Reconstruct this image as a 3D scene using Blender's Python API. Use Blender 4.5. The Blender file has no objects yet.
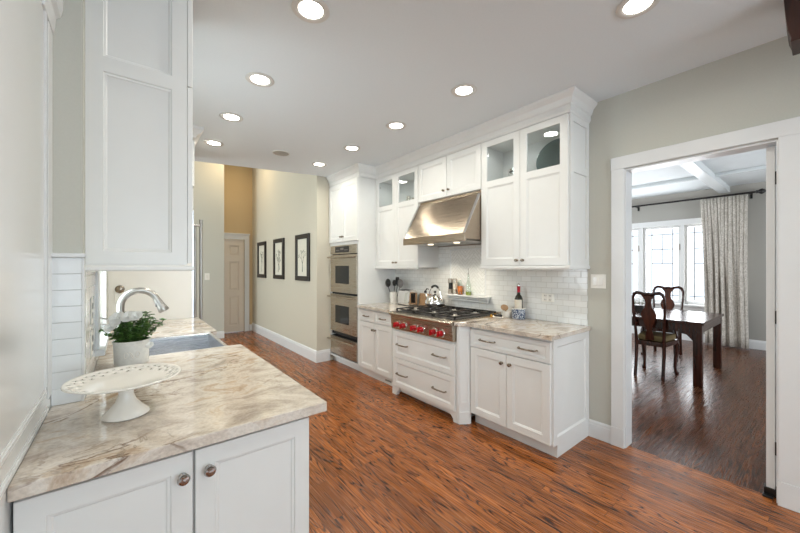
import bpy, bmesh, math, random
from mathutils import Vector, Matrix
random.seed(7)
S = bpy.context.scene
COL = S.collection
PI = math.pi

# ------------------------------------------------------------------ camera, world, lights, exposure
cam_d = bpy.data.cameras.new('camera'); cam = bpy.data.objects.new('camera', cam_d); COL.objects.link(cam)
cam.location = (0, 0, 1.404); cam.rotation_euler = (PI/2, 0, -math.radians(38.77))
cam_d.sensor_width = 36; cam_d.lens = 340/800*36; cam_d.shift_y = 1.1/800; cam_d.clip_start = .02
S.camera = cam
S.view_settings.view_transform = 'Standard'; S.view_settings.look = 'None'
S.view_settings.gamma = 1; S.view_settings.use_curve_mapping = False
S.view_settings.exposure = 0.2

w = bpy.data.worlds.new('world'); S.world = w; w.use_nodes = True
bg = w.node_tree.nodes['Background']
bg.inputs['Color'].default_value = (.80, .90, 1.0, 1); bg.inputs['Strength'].default_value = 1.6

def area(name, loc, rot, sx, sy, power, color, spread=180, disk=False):
    d = bpy.data.lights.new(name, 'AREA'); d.shape = 'DISK' if disk else 'RECTANGLE'
    d.size = sx
    if not disk: d.size_y = sy
    d.energy = power; d.color = color; d.spread = math.radians(spread)
    o = bpy.data.objects.new(name, d); o.location = loc; o.rotation_euler = rot; COL.objects.link(o); return o
DAY = (.82, .94, 1.0)
# daylight lamps at sink, dining and hall, with fill lamps added to brighten the rooms
area('fill_back', (1.5, -4.25, 1.5), (PI/2+.40, 0, 0), 3.0, 1.9, 88, (.74, .88, 1.0))  # unseen fill added behind the camera, tilted up to brighten the ceiling
area('daylight_dining_windows', (8.62, 2.3, 1.5), (0, PI/2, 0), 1.7, 2.4, 110, (.94, .97, 1.0))
area('fill_dining_side', (5.9, 4.75, 1.5), (-PI/2, 0, 0), 3.0, 1.7, 115, (.94, .97, 1.0))  # added fill for the dim dining room, from its left wall
area('fill_dining_rear', (5.9, -2.35, 1.5), (PI/2, 0, 0), 3.0, 1.7, 90, (.94, .97, 1.0))  # added fill for the dining room, from its right wall
area('daylight_sink_window', (-.33, 2.66, 1.55), (0, -PI/2, 0), 1.1, .70, 16, DAY)
area('daylight_hall', (-2.9, 6.2, 1.8), (0, -PI/2, 0), 2.2, 1.9, 120, DAY)  # cool hall daylight from a lamp standing inside the closed left wall

# ------------------------------------------------------------------ materials
def mat(name, color=(.8,.8,.8), rough=.5, metal=0, spec=.5, coat=0, emit=None, es=0):
    m = bpy.data.materials.new(name); m.use_nodes = True
    b = m.node_tree.nodes['Principled BSDF']
    b.inputs['Base Color'].default_value = (*color, 1); b.inputs['Roughness'].default_value = rough
    b.inputs['Metallic'].default_value = metal; b.inputs['Specular IOR Level'].default_value = spec
    b.inputs['Coat Weight'].default_value = coat; b.inputs['Coat Roughness'].default_value = .08
    if emit: b.inputs['Emission Color'].default_value = (*emit, 1); b.inputs['Emission Strength'].default_value = es
    return m
def nn(m, t, **kw):
    n = m.node_tree.nodes.new(t)
    for k, v in kw.items(): setattr(n, k, v)
    return n
def lk(m, a, b): m.node_tree.links.new(a, b)
def ramp(m, fac, stops, interp='LINEAR'):
    r = nn(m, 'ShaderNodeValToRGB'); r.color_ramp.interpolation = interp
    e = r.color_ramp.elements
    while len(e) < len(stops): e.new(.5)
    for i, (p, c) in enumerate(stops):
        e[i].position = p; e[i].color = (*c, 1) if len(c) == 3 else c
    lk(m, fac, r.inputs['Fac']); return r
def sg(r, g, b):   # sRGB bytes -> linear
    f = lambda v: (v/255/12.92) if v/255 <= .04045 else ((v/255+.055)/1.055)**2.4
    return (f(r), f(g), f(b))
def noisy(m, scale=30, amt=.04, bump=0, dist=.001, rough_var=0):
    """slight procedural variation so that the surface is not one flat value"""
    b = m.node_tree.nodes['Principled BSDF']; c = b.inputs['Base Color'].default_value[:3]
    tc = nn(m, 'ShaderNodeTexCoord'); n = nn(m, 'ShaderNodeTexNoise'); n.inputs['Scale'].default_value = scale
    n.inputs['Detail'].default_value = 3
    lk(m, tc.outputs['Object'], n.inputs['Vector'])
    r = ramp(m, n.outputs['Fac'], [(.3, tuple(x*(1-amt) for x in c)), (.7, tuple(min(1, x*(1+amt)) for x in c))])
    lk(m, r.outputs['Color'], b.inputs['Base Color'])
    if bump:
        bp = nn(m, 'ShaderNodeBump'); bp.inputs['Strength'].default_value = bump; bp.inputs['Distance'].default_value = dist
        lk(m, n.outputs['Fac'], bp.inputs['Height']); lk(m, bp.outputs['Normal'], b.inputs['Normal'])
    return m

M = {}
M['cab'] = noisy(mat('cabinet_paint', sg(228,228,225), .32), 8, .01)
M['cab_in'] = noisy(mat('cabinet_interior_paint', sg(226,228,228), .5), 8, .01)
M['trim'] = noisy(mat('trim_paint', sg(226,227,227), .3), 8, .01)
M['panelwhite'] = noisy(mat('glossy_panel_paint', sg(226,227,226), .16), 5, .01)
M['wall'] = noisy(mat('wall_paint_greige', sg(198,197,187), .75), 120, .015, .08)
M['wall_dining'] = noisy(mat('wall_paint_dining_grey', sg(168,166,160), .75), 120, .015, .08)
M['wall_tan'] = noisy(mat('wall_tan_far', sg(206,182,142), .75), 120, .015, .08)  # even tan over the whole far hall wall
M['hallwall'] = noisy(mat('wall_paint_hall', sg(205,199,182), .75), 120, .015, .08)
M['ceil'] = noisy(mat('ceiling_paint', sg(226,232,235), .85), 90, .01, .06)
M['ceil_dining'] = noisy(mat('dining_ceiling_paint', sg(216,222,224), .6), 20, .01)
M['beam_dining'] = noisy(mat('dining_beam_gloss', sg(222,228,230), .25), 20, .01)
M['beige_panel'] = noisy(mat('beige_panel_paint', sg(232,228,220), .4), 8, .01)
M['doorpaint'] = noisy(mat('door_paint_cream', sg(228,216,200), .4), 8, .01)
M['steel'] = mat('brushed_stainless', sg(184,174,160), .27, 1)
M['steel_hood'] = mat('brushed_stainless_hood', sg(168,153,136), .32, 1)
M['steel_sink'] = mat('sink_stainless', sg(216,218,222), .32, 1)
M['nickel'] = noisy(mat('brushed_nickel', sg(172,168,162), .3, 1), 200, .05)
M['chrome'] = noisy(mat('polished_chrome', sg(225,222,218), .07, 1), 20, .02)
M['pull'] = noisy(mat('pewter_hardware', sg(150,138,124), .25, 1), 60, .08)
M['iron'] = noisy(mat('cast_iron', sg(30,27,26), .45), 60, .2, .1)
M['black'] = noisy(mat('black_plastic', sg(24,23,23), .35), 60, .15)
M['blackglass'] = noisy(mat('oven_glass', sg(30,32,34), .05), 4, .1)
M['red'] = noisy(mat('red_knob', sg(178,10,24), .3), 40, .05)
M['ceramic'] = noisy(mat('white_ceramic', sg(238,234,226), .12), 20, .01)
M['ceramic_matt'] = noisy(mat('matt_white_pot', sg(226,226,222), .6), 60, .05, .3)
M['soil'] = noisy(mat('potting_soil', sg(62,44,30), .9), 90, .4, .5)
M['petal'] = noisy(mat('petal_white', sg(252,252,248), .6), 60, .03)
M['leaf'] = noisy(mat('leaf_green', sg(84,120,56), .45), 30, .5)
M['stem'] = noisy(mat('plant_stem', sg(80,100,50), .6), 35, .2)
M['plate_sw'] = noisy(mat('switch_plate_plastic', sg(240,238,230), .35), 20, .01)
M['frame_black'] = noisy(mat('black_frame_wood', sg(26,20,17), .35), 40, .2)
M['gold'] = noisy(mat('brass_metal', sg(190,140,60), .2, 1), 40, .1)
M['woodlight'] = noisy(mat('light_wood', sg(178,142,106), .5), 40, .1)
M['rod'] = noisy(mat('black_rod', sg(20,18,18), .4), 40, .1)
M['cushion'] = noisy(mat('olive_seat_cloth', sg(120,104,68), .8), 140, .25, .2)
M['grout'] = noisy(mat('grout', sg(205,203,198), .8), 100, .03)
M['lamp'] = mat('downlight_glow', (1, .98, .94), .5, emit=(1, .95, .86), es=14)
M['hoodlamp'] = mat('hood_lamp_glow', (1, .95, .86), .5, emit=(1, .85, .6), es=2.5)
M['ringwhite'] = noisy(mat('downlight_ring', sg(215,213,208), .5), 20, .02)
M['wineglass'] = noisy(mat('dark_green_glass', sg(32,30,14), .05, coat=.5), 20, .2)
M['oil'] = noisy(mat('olive_oil', sg(150,165,40), .1), 20, .1)
M['labelcream'] = noisy(mat('paper_label_cream', sg(224,214,196), .6), 60, .06)
M['labelred'] = noisy(mat('red_foil', sg(176,20,44), .3), 60, .1)
M['amber'] = noisy(mat('amber_sauce', sg(196,110,50), .2), 30, .3)
M['greyplastic'] = noisy(mat('grey_plastic', sg(120,115,112), .4), 40, .1)
M['speaker'] = noisy(mat('speaker_grille', sg(176,172,164), .7), 400, .2, .3)
M['dark_slot'] = noisy(mat('dark_slot', sg(30,28,28), .6), 40, .1)

def glassmat(name, tint=(1,1,1), refl=.12, rough=.02):
    m = bpy.data.materials.new(name); m.use_nodes = True; nt = m.node_tree
    nt.nodes.remove(nt.nodes['Principled BSDF']); out = nt.nodes['Material Output']
    t = nn(m, 'ShaderNodeBsdfTransparent'); t.inputs['Color'].default_value = (*tint, 1)
    g = nn(m, 'ShaderNodeBsdfGlossy'); g.inputs['Roughness'].default_value = rough
    fr = nn(m, 'ShaderNodeFresnel'); fr.inputs['IOR'].default_value = 1.5
    n = nn(m, 'ShaderNodeTexNoise'); n.inputs['Scale'].default_value = 4
    mth = nn(m, 'ShaderNodeMath', operation='MULTIPLY_ADD'); mth.inputs[1].default_value = .02; mth.inputs[2].default_value = refl-.01
    lk(m, n.outputs['Fac'], mth.inputs[0])
    ad = nn(m, 'ShaderNodeMath', operation='ADD'); ad.use_clamp = True
    lk(m, fr.outputs[0], ad.inputs[0]); lk(m, mth.outputs[0], ad.inputs[1])
    ge = nn(m, 'ShaderNodeNewGeometry'); iv = nn(m, 'ShaderNodeMath', operation='SUBTRACT'); iv.inputs[0].default_value = 1; lk(m, ge.outputs['Backfacing'], iv.inputs[1])
    ff = nn(m, 'ShaderNodeMath', operation='MULTIPLY'); lk(m, ad.outputs[0], ff.inputs[0]); lk(m, iv.outputs[0], ff.inputs[1])
    mx = nn(m, 'ShaderNodeMixShader'); lk(m, ff.outputs[0], mx.inputs[0]); lk(m, t.outputs[0], mx.inputs[1]); lk(m, g.outputs[0], mx.inputs[2])
    lk(m, mx.outputs[0], out.inputs['Surface']); return m
M['glass'] = glassmat('window_glass', (1,1,1), .0)
M['cabglass'] = glassmat('cabinet_glass', (.92,.935,.93), .05)
M['clear'] = glassmat('bottle_glass', (.86,.90,.86), .08)
M['greenplate'] = glassmat('glass_platter', (.42,.52,.50), .08, .1)

def brushed(m, axis):
    b = m.node_tree.nodes['Principled BSDF']
    tc = nn(m, 'ShaderNodeTexCoord'); mp = nn(m, 'ShaderNodeMapping')
    sc = [500, 500, 500]; sc[axis] = 4; mp.inputs['Scale'].default_value = sc
    n = nn(m, 'ShaderNodeTexNoise'); n.inputs['Scale'].default_value = 1
    lk(m, tc.outputs['Object'], mp.inputs['Vector']); lk(m, mp.outputs[0], n.inputs['Vector'])
    r = ramp(m, n.outputs['Fac'], [(.3, (.22,)*3), (.7, (.34,)*3)]); lk(m, r.outputs['Color'], b.inputs['Roughness'])
brushed(M['steel'], 1); brushed(M['steel_hood'], 1)
_b = M['steel_hood'].node_tree.nodes['Principled BSDF']; _b.inputs['Anisotropic'].default_value = .75
_t = nn(M['steel_hood'], 'ShaderNodeTangent', direction_type='RADIAL', axis='Z'); lk(M['steel_hood'], _t.outputs[0], _b.inputs['Tangent'])
brushed(M['steel_sink'], 0)

def wood_floor(name, along_y, dark=1.0, tint=(1,1,1)):
    m = mat(name, (.3,.12,.04), .3, spec=.5); b = m.node_tree.nodes['Principled BSDF']
    tc = nn(m, 'ShaderNodeTexCoord'); sp = nn(m, 'ShaderNodeSeparateXYZ'); lk(m, tc.outputs['Object'], sp.inputs[0])
    cb = nn(m, 'ShaderNodeCombineXYZ')
    a, c = ('Y', 'X') if along_y else ('X', 'Y')
    lk(m, sp.outputs[a], cb.inputs['X']); lk(m, sp.outputs[c], cb.inputs['Y'])
    br = nn(m, 'ShaderNodeTexBrick'); br.offset = .37; br.squash = 1
    br.inputs['Scale'].default_value = 1; br.inputs['Brick Width'].default_value = .93; br.inputs['Row Height'].default_value = .060
    br.inputs['Mortar Size'].default_value = .0011; br.inputs['Mortar Smooth'].default_value = .3
    br.inputs['Color1'].default_value = (0,0,0,1); br.inputs['Color2'].default_value = (1,1,1,1); br.inputs['Mortar'].default_value = (.5,.5,.5,1)
    lk(m, cb.outputs[0], br.inputs['Vector'])
    # per-plank shift of the grain
    sh = nn(m, 'ShaderNodeVectorMath', operation='MULTIPLY_ADD'); sh.inputs[1].default_value = (37.3, 13.1, 25.7)
    lk(m, br.outputs['Color'], sh.inputs[0]); lk(m, cb.outputs[0], sh.inputs[2])
    mp = nn(m, 'ShaderNodeMapping'); mp.inputs['Scale'].default_value = (1.3, 15, 1); lk(m, sh.outputs[0], mp.inputs['Vector'])
    g1 = nn(m, 'ShaderNodeTexNoise'); g1.inputs['Scale'].default_value = 1.0; g1.inputs['Detail'].default_value = 1.2; g1.inputs['Roughness'].default_value = .4; g1.inputs['Distortion'].default_value = .15
    lk(m, mp.outputs[0], g1.inputs['Vector'])
    mp2 = nn(m, 'ShaderNodeMapping'); mp2.inputs['Scale'].default_value = (5, 160, 1); lk(m, sh.outputs[0], mp2.inputs['Vector'])
    g2 = nn(m, 'ShaderNodeTexNoise'); g2.inputs['Scale'].default_value = 1.0; g2.inputs['Detail'].default_value = 4
    lk(m, mp2.outputs[0], g2.inputs['Vector'])
    # cathedral rings: bands of the soft noise
    k = nn(m, 'ShaderNodeMath', operation='MULTIPLY'); k.inputs[1].default_value = 88; lk(m, g1.outputs['Fac'], k.inputs[0])
    sn = nn(m, 'ShaderNodeMath', operation='SINE'); lk(m, k.outputs[0], sn.inputs[0])
    sm = nn(m, 'ShaderNodeMath', operation='MULTIPLY_ADD'); sm.inputs[1].default_value = .5; sm.inputs[2].default_value = .5; lk(m, sn.outputs[0], sm.inputs[0])
    rr = ramp(m, sm.outputs[0], [(.0, (.05,.05,.05)), (.08, (.3,.3,.3)), (.28, (.8,.8,.8)), (1, (1,1,1))])
    ad = nn(m, 'ShaderNodeMix', data_type='FLOAT'); ad.inputs['Factor'].default_value = .30
    lk(m, rr.outputs['Color'], ad.inputs['A']); lk(m, g2.outputs['Fac'], ad.inputs['B'])
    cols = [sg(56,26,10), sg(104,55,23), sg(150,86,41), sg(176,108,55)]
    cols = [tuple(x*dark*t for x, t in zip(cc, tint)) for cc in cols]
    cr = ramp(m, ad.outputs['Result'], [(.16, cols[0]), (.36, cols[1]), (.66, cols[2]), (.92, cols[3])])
    pv = ramp(m, br.outputs['Color'], [(0, (.62,.58,.54)), (.5, (.90,.88,.86)), (1, (1.15,1.12,1.08))])
    mu = nn(m, 'ShaderNodeMix', data_type='RGBA', blend_type='MULTIPLY'); mu.inputs['Factor'].default_value = 1
    lk(m, cr.outputs['Color'], mu.inputs['A']); lk(m, pv.outputs['Color'], mu.inputs['B'])
    mo = nn(m, 'ShaderNodeMix', data_type='RGBA'); lk(m, br.outputs['Fac'], mo.inputs['Factor'])
    lk(m, mu.outputs['Result'], mo.inputs['A']); mo.inputs['B'].default_value = (*[x*.4 for x in cols[0]], 1)
    lk(m, mo.outputs['Result'], b.inputs['Base Color'])
    ro = ramp(m, g2.outputs['Fac'], [(.3, (.20,)*3), (.7, (.32,)*3)]); lk(m, ro.outputs['Color'], b.inputs['Roughness'])
    hs = nn(m, 'ShaderNodeMath', operation='SUBTRACT'); lk(m, ad.outputs['Result'], hs.inputs[0]); lk(m, br.outputs['Fac'], hs.inputs[1])
    bp = nn(m, 'ShaderNodeBump'); bp.inputs['Strength'].default_value = .22; bp.inputs['Distance'].default_value = .0012
    lk(m, hs.outputs[0], bp.inputs['Height']); lk(m, bp.outputs['Normal'], b.inputs['Normal'])
    return m
M['floor'] = wood_floor('oak_strip_floor', True)
M['floor_dining'] = wood_floor('oak_floor_dining_shaded', False, .30, (1, .90, .84))  # same oak, with the dimmer dining room light put into its colour

def granite(name):
    m = mat(name, (.6,.55,.48), .06, spec=.6); b = m.node_tree.nodes['Principled BSDF']
    tc = nn(m, 'ShaderNodeTexCoord')
    def noise(rot, sc, loc, scale, detail, rough, dist):
        mp = nn(m, 'ShaderNodeMapping'); mp.inputs['Rotation'].default_value = (0, 0, rot); mp.inputs['Scale'].default_value = sc; mp.inputs['Location'].default_value = loc
        lk(m, tc.outputs['Object'], mp.inputs['Vector'])
        n = nn(m, 'ShaderNodeTexNoise'); n.inputs['Scale'].default_value = scale; n.inputs['Detail'].default_value = detail; n.inputs['Roughness'].default_value = rough; n.inputs['Distortion'].default_value = dist
        lk(m, mp.outputs[0], n.inputs['Vector']); return n.outputs['Fac']
    base = ramp(m, noise(.7, (1, 1.4, 1.4), (.4, 0, 0), 5.0, 10, .66, .7), [(.32, sg(164,154,146)), (.40, sg(186,174,162)), (.47, sg(206,194,181)), (.54, sg(220,212,202)), (.60, sg(206,190,172)), (.70, sg(176,152,130))])
    def veins(src, w, strength, col, prev):
        v = ramp(m, src, [(.5-w*2.4, (0,0,0)), (.5, (1,1,1)), (.5+w, (0,0,0))])
        msk = ramp(m, noise(0, (1,1,1), (5.1, 2.2, 0), 2.3, 1, .5, 0), [(.40, (0,0,0)), (.60, (strength,)*3)])
        mul = nn(m, 'ShaderNodeMath', operation='MULTIPLY'); lk(m, v.outputs['Color'], mul.inputs[0]); lk(m, msk.outputs['Color'], mul.inputs[1])
        mx = nn(m, 'ShaderNodeMix', data_type='RGBA'); lk(m, mul.outputs[0], mx.inputs['Factor']); lk(m, prev, mx.inputs['A']); mx.inputs['B'].default_value = (*col, 1); return mx.outputs['Result']
    c = veins(noise(.5, (.9, 1.5, 1.5), (3.3, 1.7, 0), 2.6, 6, .55, 1.2), .012, .95, sg(112,84,62), base.outputs['Color'])
    c = veins(noise(-.4, (1, 1.3, 1.3), (7.3, 4.7, 0), 4.2, 6, .6, 1.4), .010, .7, sg(132,118,104), c)
    c4 = ramp(m, noise(0, (1,1,1), (0,0,0), 110, 2, .5, 0), [(.3, (.88,.87,.86)), (.6, (1.03,1.03,1.02))])
    mu = nn(m, 'ShaderNodeMix', data_type='RGBA', blend_type='MULTIPLY'); mu.inputs['Factor'].default_value = 1
    lk(m, c, mu.inputs['A']); lk(m, c4.outputs['Color'], mu.inputs['B'])
    lk(m, mu.outputs['Result'], b.inputs['Base Color']); return m
M['granite'] = granite('polished_granite')

def tilemat(name, bw, rh, herring=False):
    m = mat(name, sg(236,237,234), .1); b = m.node_tree.nodes['Principled BSDF']
    tc = nn(m, 'ShaderNodeTexCoord'); sp = nn(m, 'ShaderNodeSeparateXYZ'); lk(m, tc.outputs['Object'], sp.inputs[0])
    cb = nn(m, 'ShaderNodeCombineXYZ'); lk(m, sp.outputs['Y'], cb.inputs['X']); lk(m, sp.outputs['Z'], cb.inputs['Y'])
    src = cb.outputs[0]
    if herring:
        ab = nn(m, 'ShaderNodeMath', operation='PINGPONG'); ab.inputs[1].default_value = .12; lk(m, sp.outputs['Y'], ab.inputs[0])
        c2 = nn(m, 'ShaderNodeCombineXYZ'); lk(m, ab.outputs[0], c2.inputs['X']); lk(m, sp.outputs['Z'], c2.inputs['Y'])
        r = nn(m, 'ShaderNodeVectorRotate', rotation_type='Z_AXIS'); r.inputs['Angle'].default_value = PI/4; lk(m, c2.outputs[0], r.inputs['Vector']); src = r.outputs[0]
    br = nn(m, 'ShaderNodeTexBrick'); br.inputs['Scale'].default_value = 1
    br.inputs['Brick Width'].default_value = bw; br.inputs['Row Height'].default_value = rh
    br.inputs['Mortar Size'].default_value = .0022; br.inputs['Mortar Smooth'].default_value = .6
    br.inputs['Color1'].default_value = (*sg(238,238,235), 1); br.inputs['Color2'].default_value = (*sg(228,229,226), 1); br.inputs['Mortar'].default_value = (*sg(208,206,200), 1)
    lk(m, src, br.inputs['Vector']); lk(m, br.outputs['Color'], b.inputs['Base Color'])
    n = nn(m, 'ShaderNodeTexNoise'); n.inputs['Scale'].default_value = 12; lk(m, tc.outputs['Object'], n.inputs['Vector'])
    h = nn(m, 'ShaderNodeMath', operation='MULTIPLY_ADD'); h.inputs[1].default_value = -1; lk(m, br.outputs['Fac'], h.inputs[0]); lk(m, n.outputs['Fac'], h.inputs[2])
    bp = nn(m, 'ShaderNodeBump'); bp.inputs['Strength'].default_value = .5; bp.inputs['Distance'].default_value = .002
    lk(m, h.outputs[0], bp.inputs['Height']); lk(m, bp.outputs['Normal'], b.inputs['Normal']); return m
M['tile'] = tilemat('subway_tile', .102, .0508)
M['tile_h'] = tilemat('herringbone_tile', .09, .03, True)
M['tile_plain'] = noisy(mat('glazed_white_tile', sg(226,228,228), .12), 15, .02, .1)

def darkwood(name, c0, c1, rough=.22):
    m = mat(name, c1, rough); b = m.node_tree.nodes['Principled BSDF']
    tc = nn(m, 'ShaderNodeTexCoord'); mp = nn(m, 'ShaderNodeMapping'); mp.inputs['Scale'].default_value = (30, 30, 3)
    n = nn(m, 'ShaderNodeTexNoise'); n.inputs['Scale'].default_value = 1; n.inputs['Distortion'].default_value = .5
    lk(m, tc.outputs['Object'], mp.inputs['Vector']); lk(m, mp.outputs[0], n.inputs['Vector'])
    r = ramp(m, n.outputs['Fac'], [(.3, c0), (.7, c1)]); lk(m, r.outputs['Color'], b.inputs['Base Color']); return m
M['mahog'] = darkwood('dark_mahogany', sg(38,17,12), sg(66,30,20), .2)
M['mahog_splat'] = darkwood('red_mahogany', sg(58,26,17), sg(92,44,26), .25)
M['beamwood'] = darkwood('dark_walnut', sg(36,18,12), sg(66,34,22), .4)

def curtainmat():
    m = mat('damask_curtain', sg(196,190,180), .8); b = m.node_tree.nodes['Principled BSDF']
    tc = nn(m, 'ShaderNodeTexCoord'); v = nn(m, 'ShaderNodeTexVoronoi'); v.inputs['Scale'].default_value = 16; v.feature = 'SMOOTH_F1'
    n = nn(m, 'ShaderNodeTexNoise'); n.inputs['Scale'].default_value = 14; n.inputs['Distortion'].default_value = 2
    lk(m, tc.outputs['Object'], n.inputs['Vector']); lk(m, n.outputs['Color'], v.inputs['Vector'])
    r = ramp(m, n.outputs['Fac'], [(.42, sg(176,170,160)), (.5, sg(214,208,200)), (.58, sg(180,174,164))])
    lk(m, r.outputs['Color'], b.inputs['Base Color']); return m
M['curtain'] = curtainmat()

def printmat(name, seed, bgc):
    m = mat(name, bgc, .5); b = m.node_tree.nodes['Principled BSDF']
    return noisy(m, 60, .03)
M['print'] = printmat('art_paper', 1, sg(226,222,206))
M['print_ink'] = noisy(mat('art_ink', sg(70,74,52), .7), 60, .3)

def jarmat():
    m = mat('blue_white_glaze', (.8,.8,.8), .12); b = m.node_tree.nodes['Principled BSDF']
    tc = nn(m, 'ShaderNodeTexCoord'); v = nn(m, 'ShaderNodeTexNoise'); v.inputs['Scale'].default_value = 55; v.inputs['Distortion'].default_value = 3
    lk(m, tc.outputs['Object'], v.inputs['Vector'])
    r = ramp(m, v.outputs['Fac'], [(.46, sg(52,70,104)), (.52, sg(222,226,228))], 'CONSTANT'); lk(m, r.outputs['Color'], b.inputs['Base Color']); return m
M['jar'] = jarmat()

# ------------------------------------------------------------------ geometry helpers
ID = Matrix.Identity(4)
class MB:
    def __init__(s, m=None): s.bm = bmesh.new(); s.M = m or ID
    def _v(s, p): return s.bm.verts.new(s.M @ Vector(p))
    def _f(s, vs):
        try: return s.bm.faces.new(vs)
        except ValueError: return None
    def box(s, x0, x1, y0, y1, z0, z1):
        if x0 > x1: x0, x1 = x1, x0
        if y0 > y1: y0, y1 = y1, y0
        if z0 > z1: z0, z1 = z1, z0
        v = [s._v(p) for p in ((x0,y0,z0),(x1,y0,z0),(x1,y1,z0),(x0,y1,z0),(x0,y0,z1),(x1,y0,z1),(x1,y1,z1),(x0,y1,z1))]
        for f in ((0,3,2,1),(4,5,6,7),(0,1,5,4),(1,2,6,5),(2,3,7,6),(3,0,4,7)): s._f([v[i] for i in f])
        return s
    def loft(s, loops, cap0=True, cap1=True, closed=True):
        L = [[s._v(p) for p in lp] for lp in loops]; n = len(L[0])
        for a, b in zip(L, L[1:]):
            for i in range(n if closed else n-1): s._f([a[i], a[(i+1)%n], b[(i+1)%n], b[i]])
        if cap0: s._f(list(reversed(L[0])))
        if cap1: s._f(L[-1])
        return s
    def prism(s, poly, axis, a, b):
        """poly: 2D points; axis 'x': (y,z), 'y': (x,z), 'z': (x,y)"""
        f = {'x': lambda p, t: (t, p[0], p[1]), 'y': lambda p, t: (p[0], t, p[1]), 'z': lambda p, t: (p[0], p[1], t)}[axis]
        return s.loft([[f(p, a) for p in poly], [f(p, b) for p in poly]])
    def tube(s, pts, r, seg=10, caps=True):
        pts = [Vector(p) for p in pts]; rs = r if isinstance(r, (list, tuple)) else [r]*len(pts)
        loops = []; up = None
        for i, p in enumerate(pts):
            t = (pts[min(i+1, len(pts)-1)] - pts[max(i-1, 0)]).normalized()
            if up is None:
                up = Vector((0,0,1)) if abs(t.z) < .9 else Vector((1,0,0))
            n = (up - t*up.dot(t)).normalized(); up = n; b = t.cross(n)
            loops.append([p + (n*math.cos(2*PI*k/seg) + b*math.sin(2*PI*k/seg))*rs[i] for k in range(seg)])
        return s.loft(loops, caps, caps)
    def cyl(s, p0, p1, r0, r1=None, seg=20): return s.tube([p0, p1], [r0, r0 if r1 is None else r1], seg)
    def lathe(s, prof, c=(0,0,0), seg=28, axis='z', sx=1, sy=1, cap0=True, cap1=True):
        loops = []
        for r, h in prof:
            lp = []
            for k in range(seg):
                a = 2*PI*k/seg; u, v = r*math.cos(a)*sx, r*math.sin(a)*sy
                q = {'z': (u, v, h), 'x': (h, u, v), 'y': (u, h, v)}[axis]
                lp.append((q[0]+c[0], q[1]+c[1], q[2]+c[2]))
            loops.append(lp)
        return s.loft(loops, cap0, cap1)
    def sweep(s, path, prof, side=1, z=True):
        """mitred sweep of profile (out, z) along XY path; out is towards the left*side of travel"""
        P = [Vector((p[0], p[1])) for p in path]; loops = []
        for i, p in enumerate(P):
            d0 = (P[i]-P[i-1]).normalized() if i else (P[1]-P[0]).normalized()
            d1 = (P[i+1]-P[i]).normalized() if i < len(P)-1 else d0
            n0 = Vector((-d0.y, d0.x))*side; n1 = Vector((-d1.y, d1.x))*side
            n = (n0+n1); n = n/ (n.dot(n0)) if n.length > 1e-6 else n0
            loops.append([(p.x+n.x*o, p.y+n.y*o, h) for o, h in prof])
        return s.loft(loops)
    def panel(s, x0, x1, z0, z1, t=.02, st=.058, d=.009, y=0):
        """shaker door: front at y, thickness t going +y, frame width st, recess d, small moulding"""
        def rect(i, yy): return [(x0+i, yy, z0+i), (x1-i, yy, z0+i), (x1-i, yy, z1-i), (x0+i, yy, z1-i)]
        loops = [rect(0, y+t), rect(0, y+.0015), rect(.0015, y), rect(st, y), rect(st+.002, y+d*.45), rect(st+.009, y+d*.6), rect(st+.013, y+d)]
        return s.loft(loops)
    def build(s, name, material, parent=None, smooth=False, bevel=0, origin=None, sub=0):
        me = bpy.data.meshes.new(name)
        bmesh.ops.recalc_face_normals(s.bm, faces=s.bm.faces)
        bm = s.bm
        off = Vector((0,0,0))
        if parent is not None:
            off = Vector(parent.get('_w', (0,0,0)))
        else:
            if origin is None:
                xs = [v.co for v in bm.verts]
                off = Vector(((min(c.x for c in xs)+max(c.x for c in xs))/2, (min(c.y for c in xs)+max(c.y for c in xs))/2, min(c.z for c in xs)))
            else: off = Vector(origin)
        bmesh.ops.translate(bm, vec=-off, verts=bm.verts)
        if smooth:
            for f in bm.faces: f.smooth = True
            for e in bm.edges:
                if len(e.link_faces) == 2 and e.calc_face_angle(0) > .7: e.smooth = False
        bm.to_mesh(me); bm.free()
        o = bpy.data.objects.new(name, me); COL.objects.link(o)
        if material is not None: me.materials.append(material)
        if parent is not None: o.parent = parent; o['_w'] = tuple(off)
        else: o.location = off; o['_w'] = tuple(off)
        if bevel:
            b = o.modifiers.new('bevel', 'BEVEL'); b.width = bevel; b.segments = 2; b.limit_method = 'ANGLE'; b.angle_limit = .7
        if sub:
            b = o.modifiers.new('subd', 'SUBSURF'); b.levels = sub; b.render_levels = sub
        return o

def thing(name, label, cat, loc=(0,0,0), group=None, world=True):
    o = bpy.data.objects.new(name, None); COL.objects.link(o); o.location = loc; o.empty_display_size = .1
    o['label'] = label; o['category'] = cat; o['_w'] = tuple(loc) if world else (0.,0.,0.)
    if group: o['group'] = group
    return o
def tag(o, label, cat, group=None):
    o['label'] = label; o['category'] = cat
    if group: o['group'] = group
    return o
def struct(o): o['kind'] = 'structure'; return o
def copy_tree(o, parent=None):
    c = o.copy(); COL.objects.link(c)
    if parent is not None: c.parent = parent
    for ch in list(o.children): copy_tree(ch, c)
    return c

def FX(x, y, z=0): return Matrix.Translation((x, y, z)) @ Matrix.Rotation(-PI/2, 4, 'Z')   # faces -X: local x -> -Y, local y -> +X
def FR(x, y, z=0): return Matrix.Translation((x, y, z)) @ Matrix.Rotation(PI/2, 4, 'Z')    # faces +X
def FY(x, y, z=0): return Matrix.Translation((x, y, z))                                     # faces -Y

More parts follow.
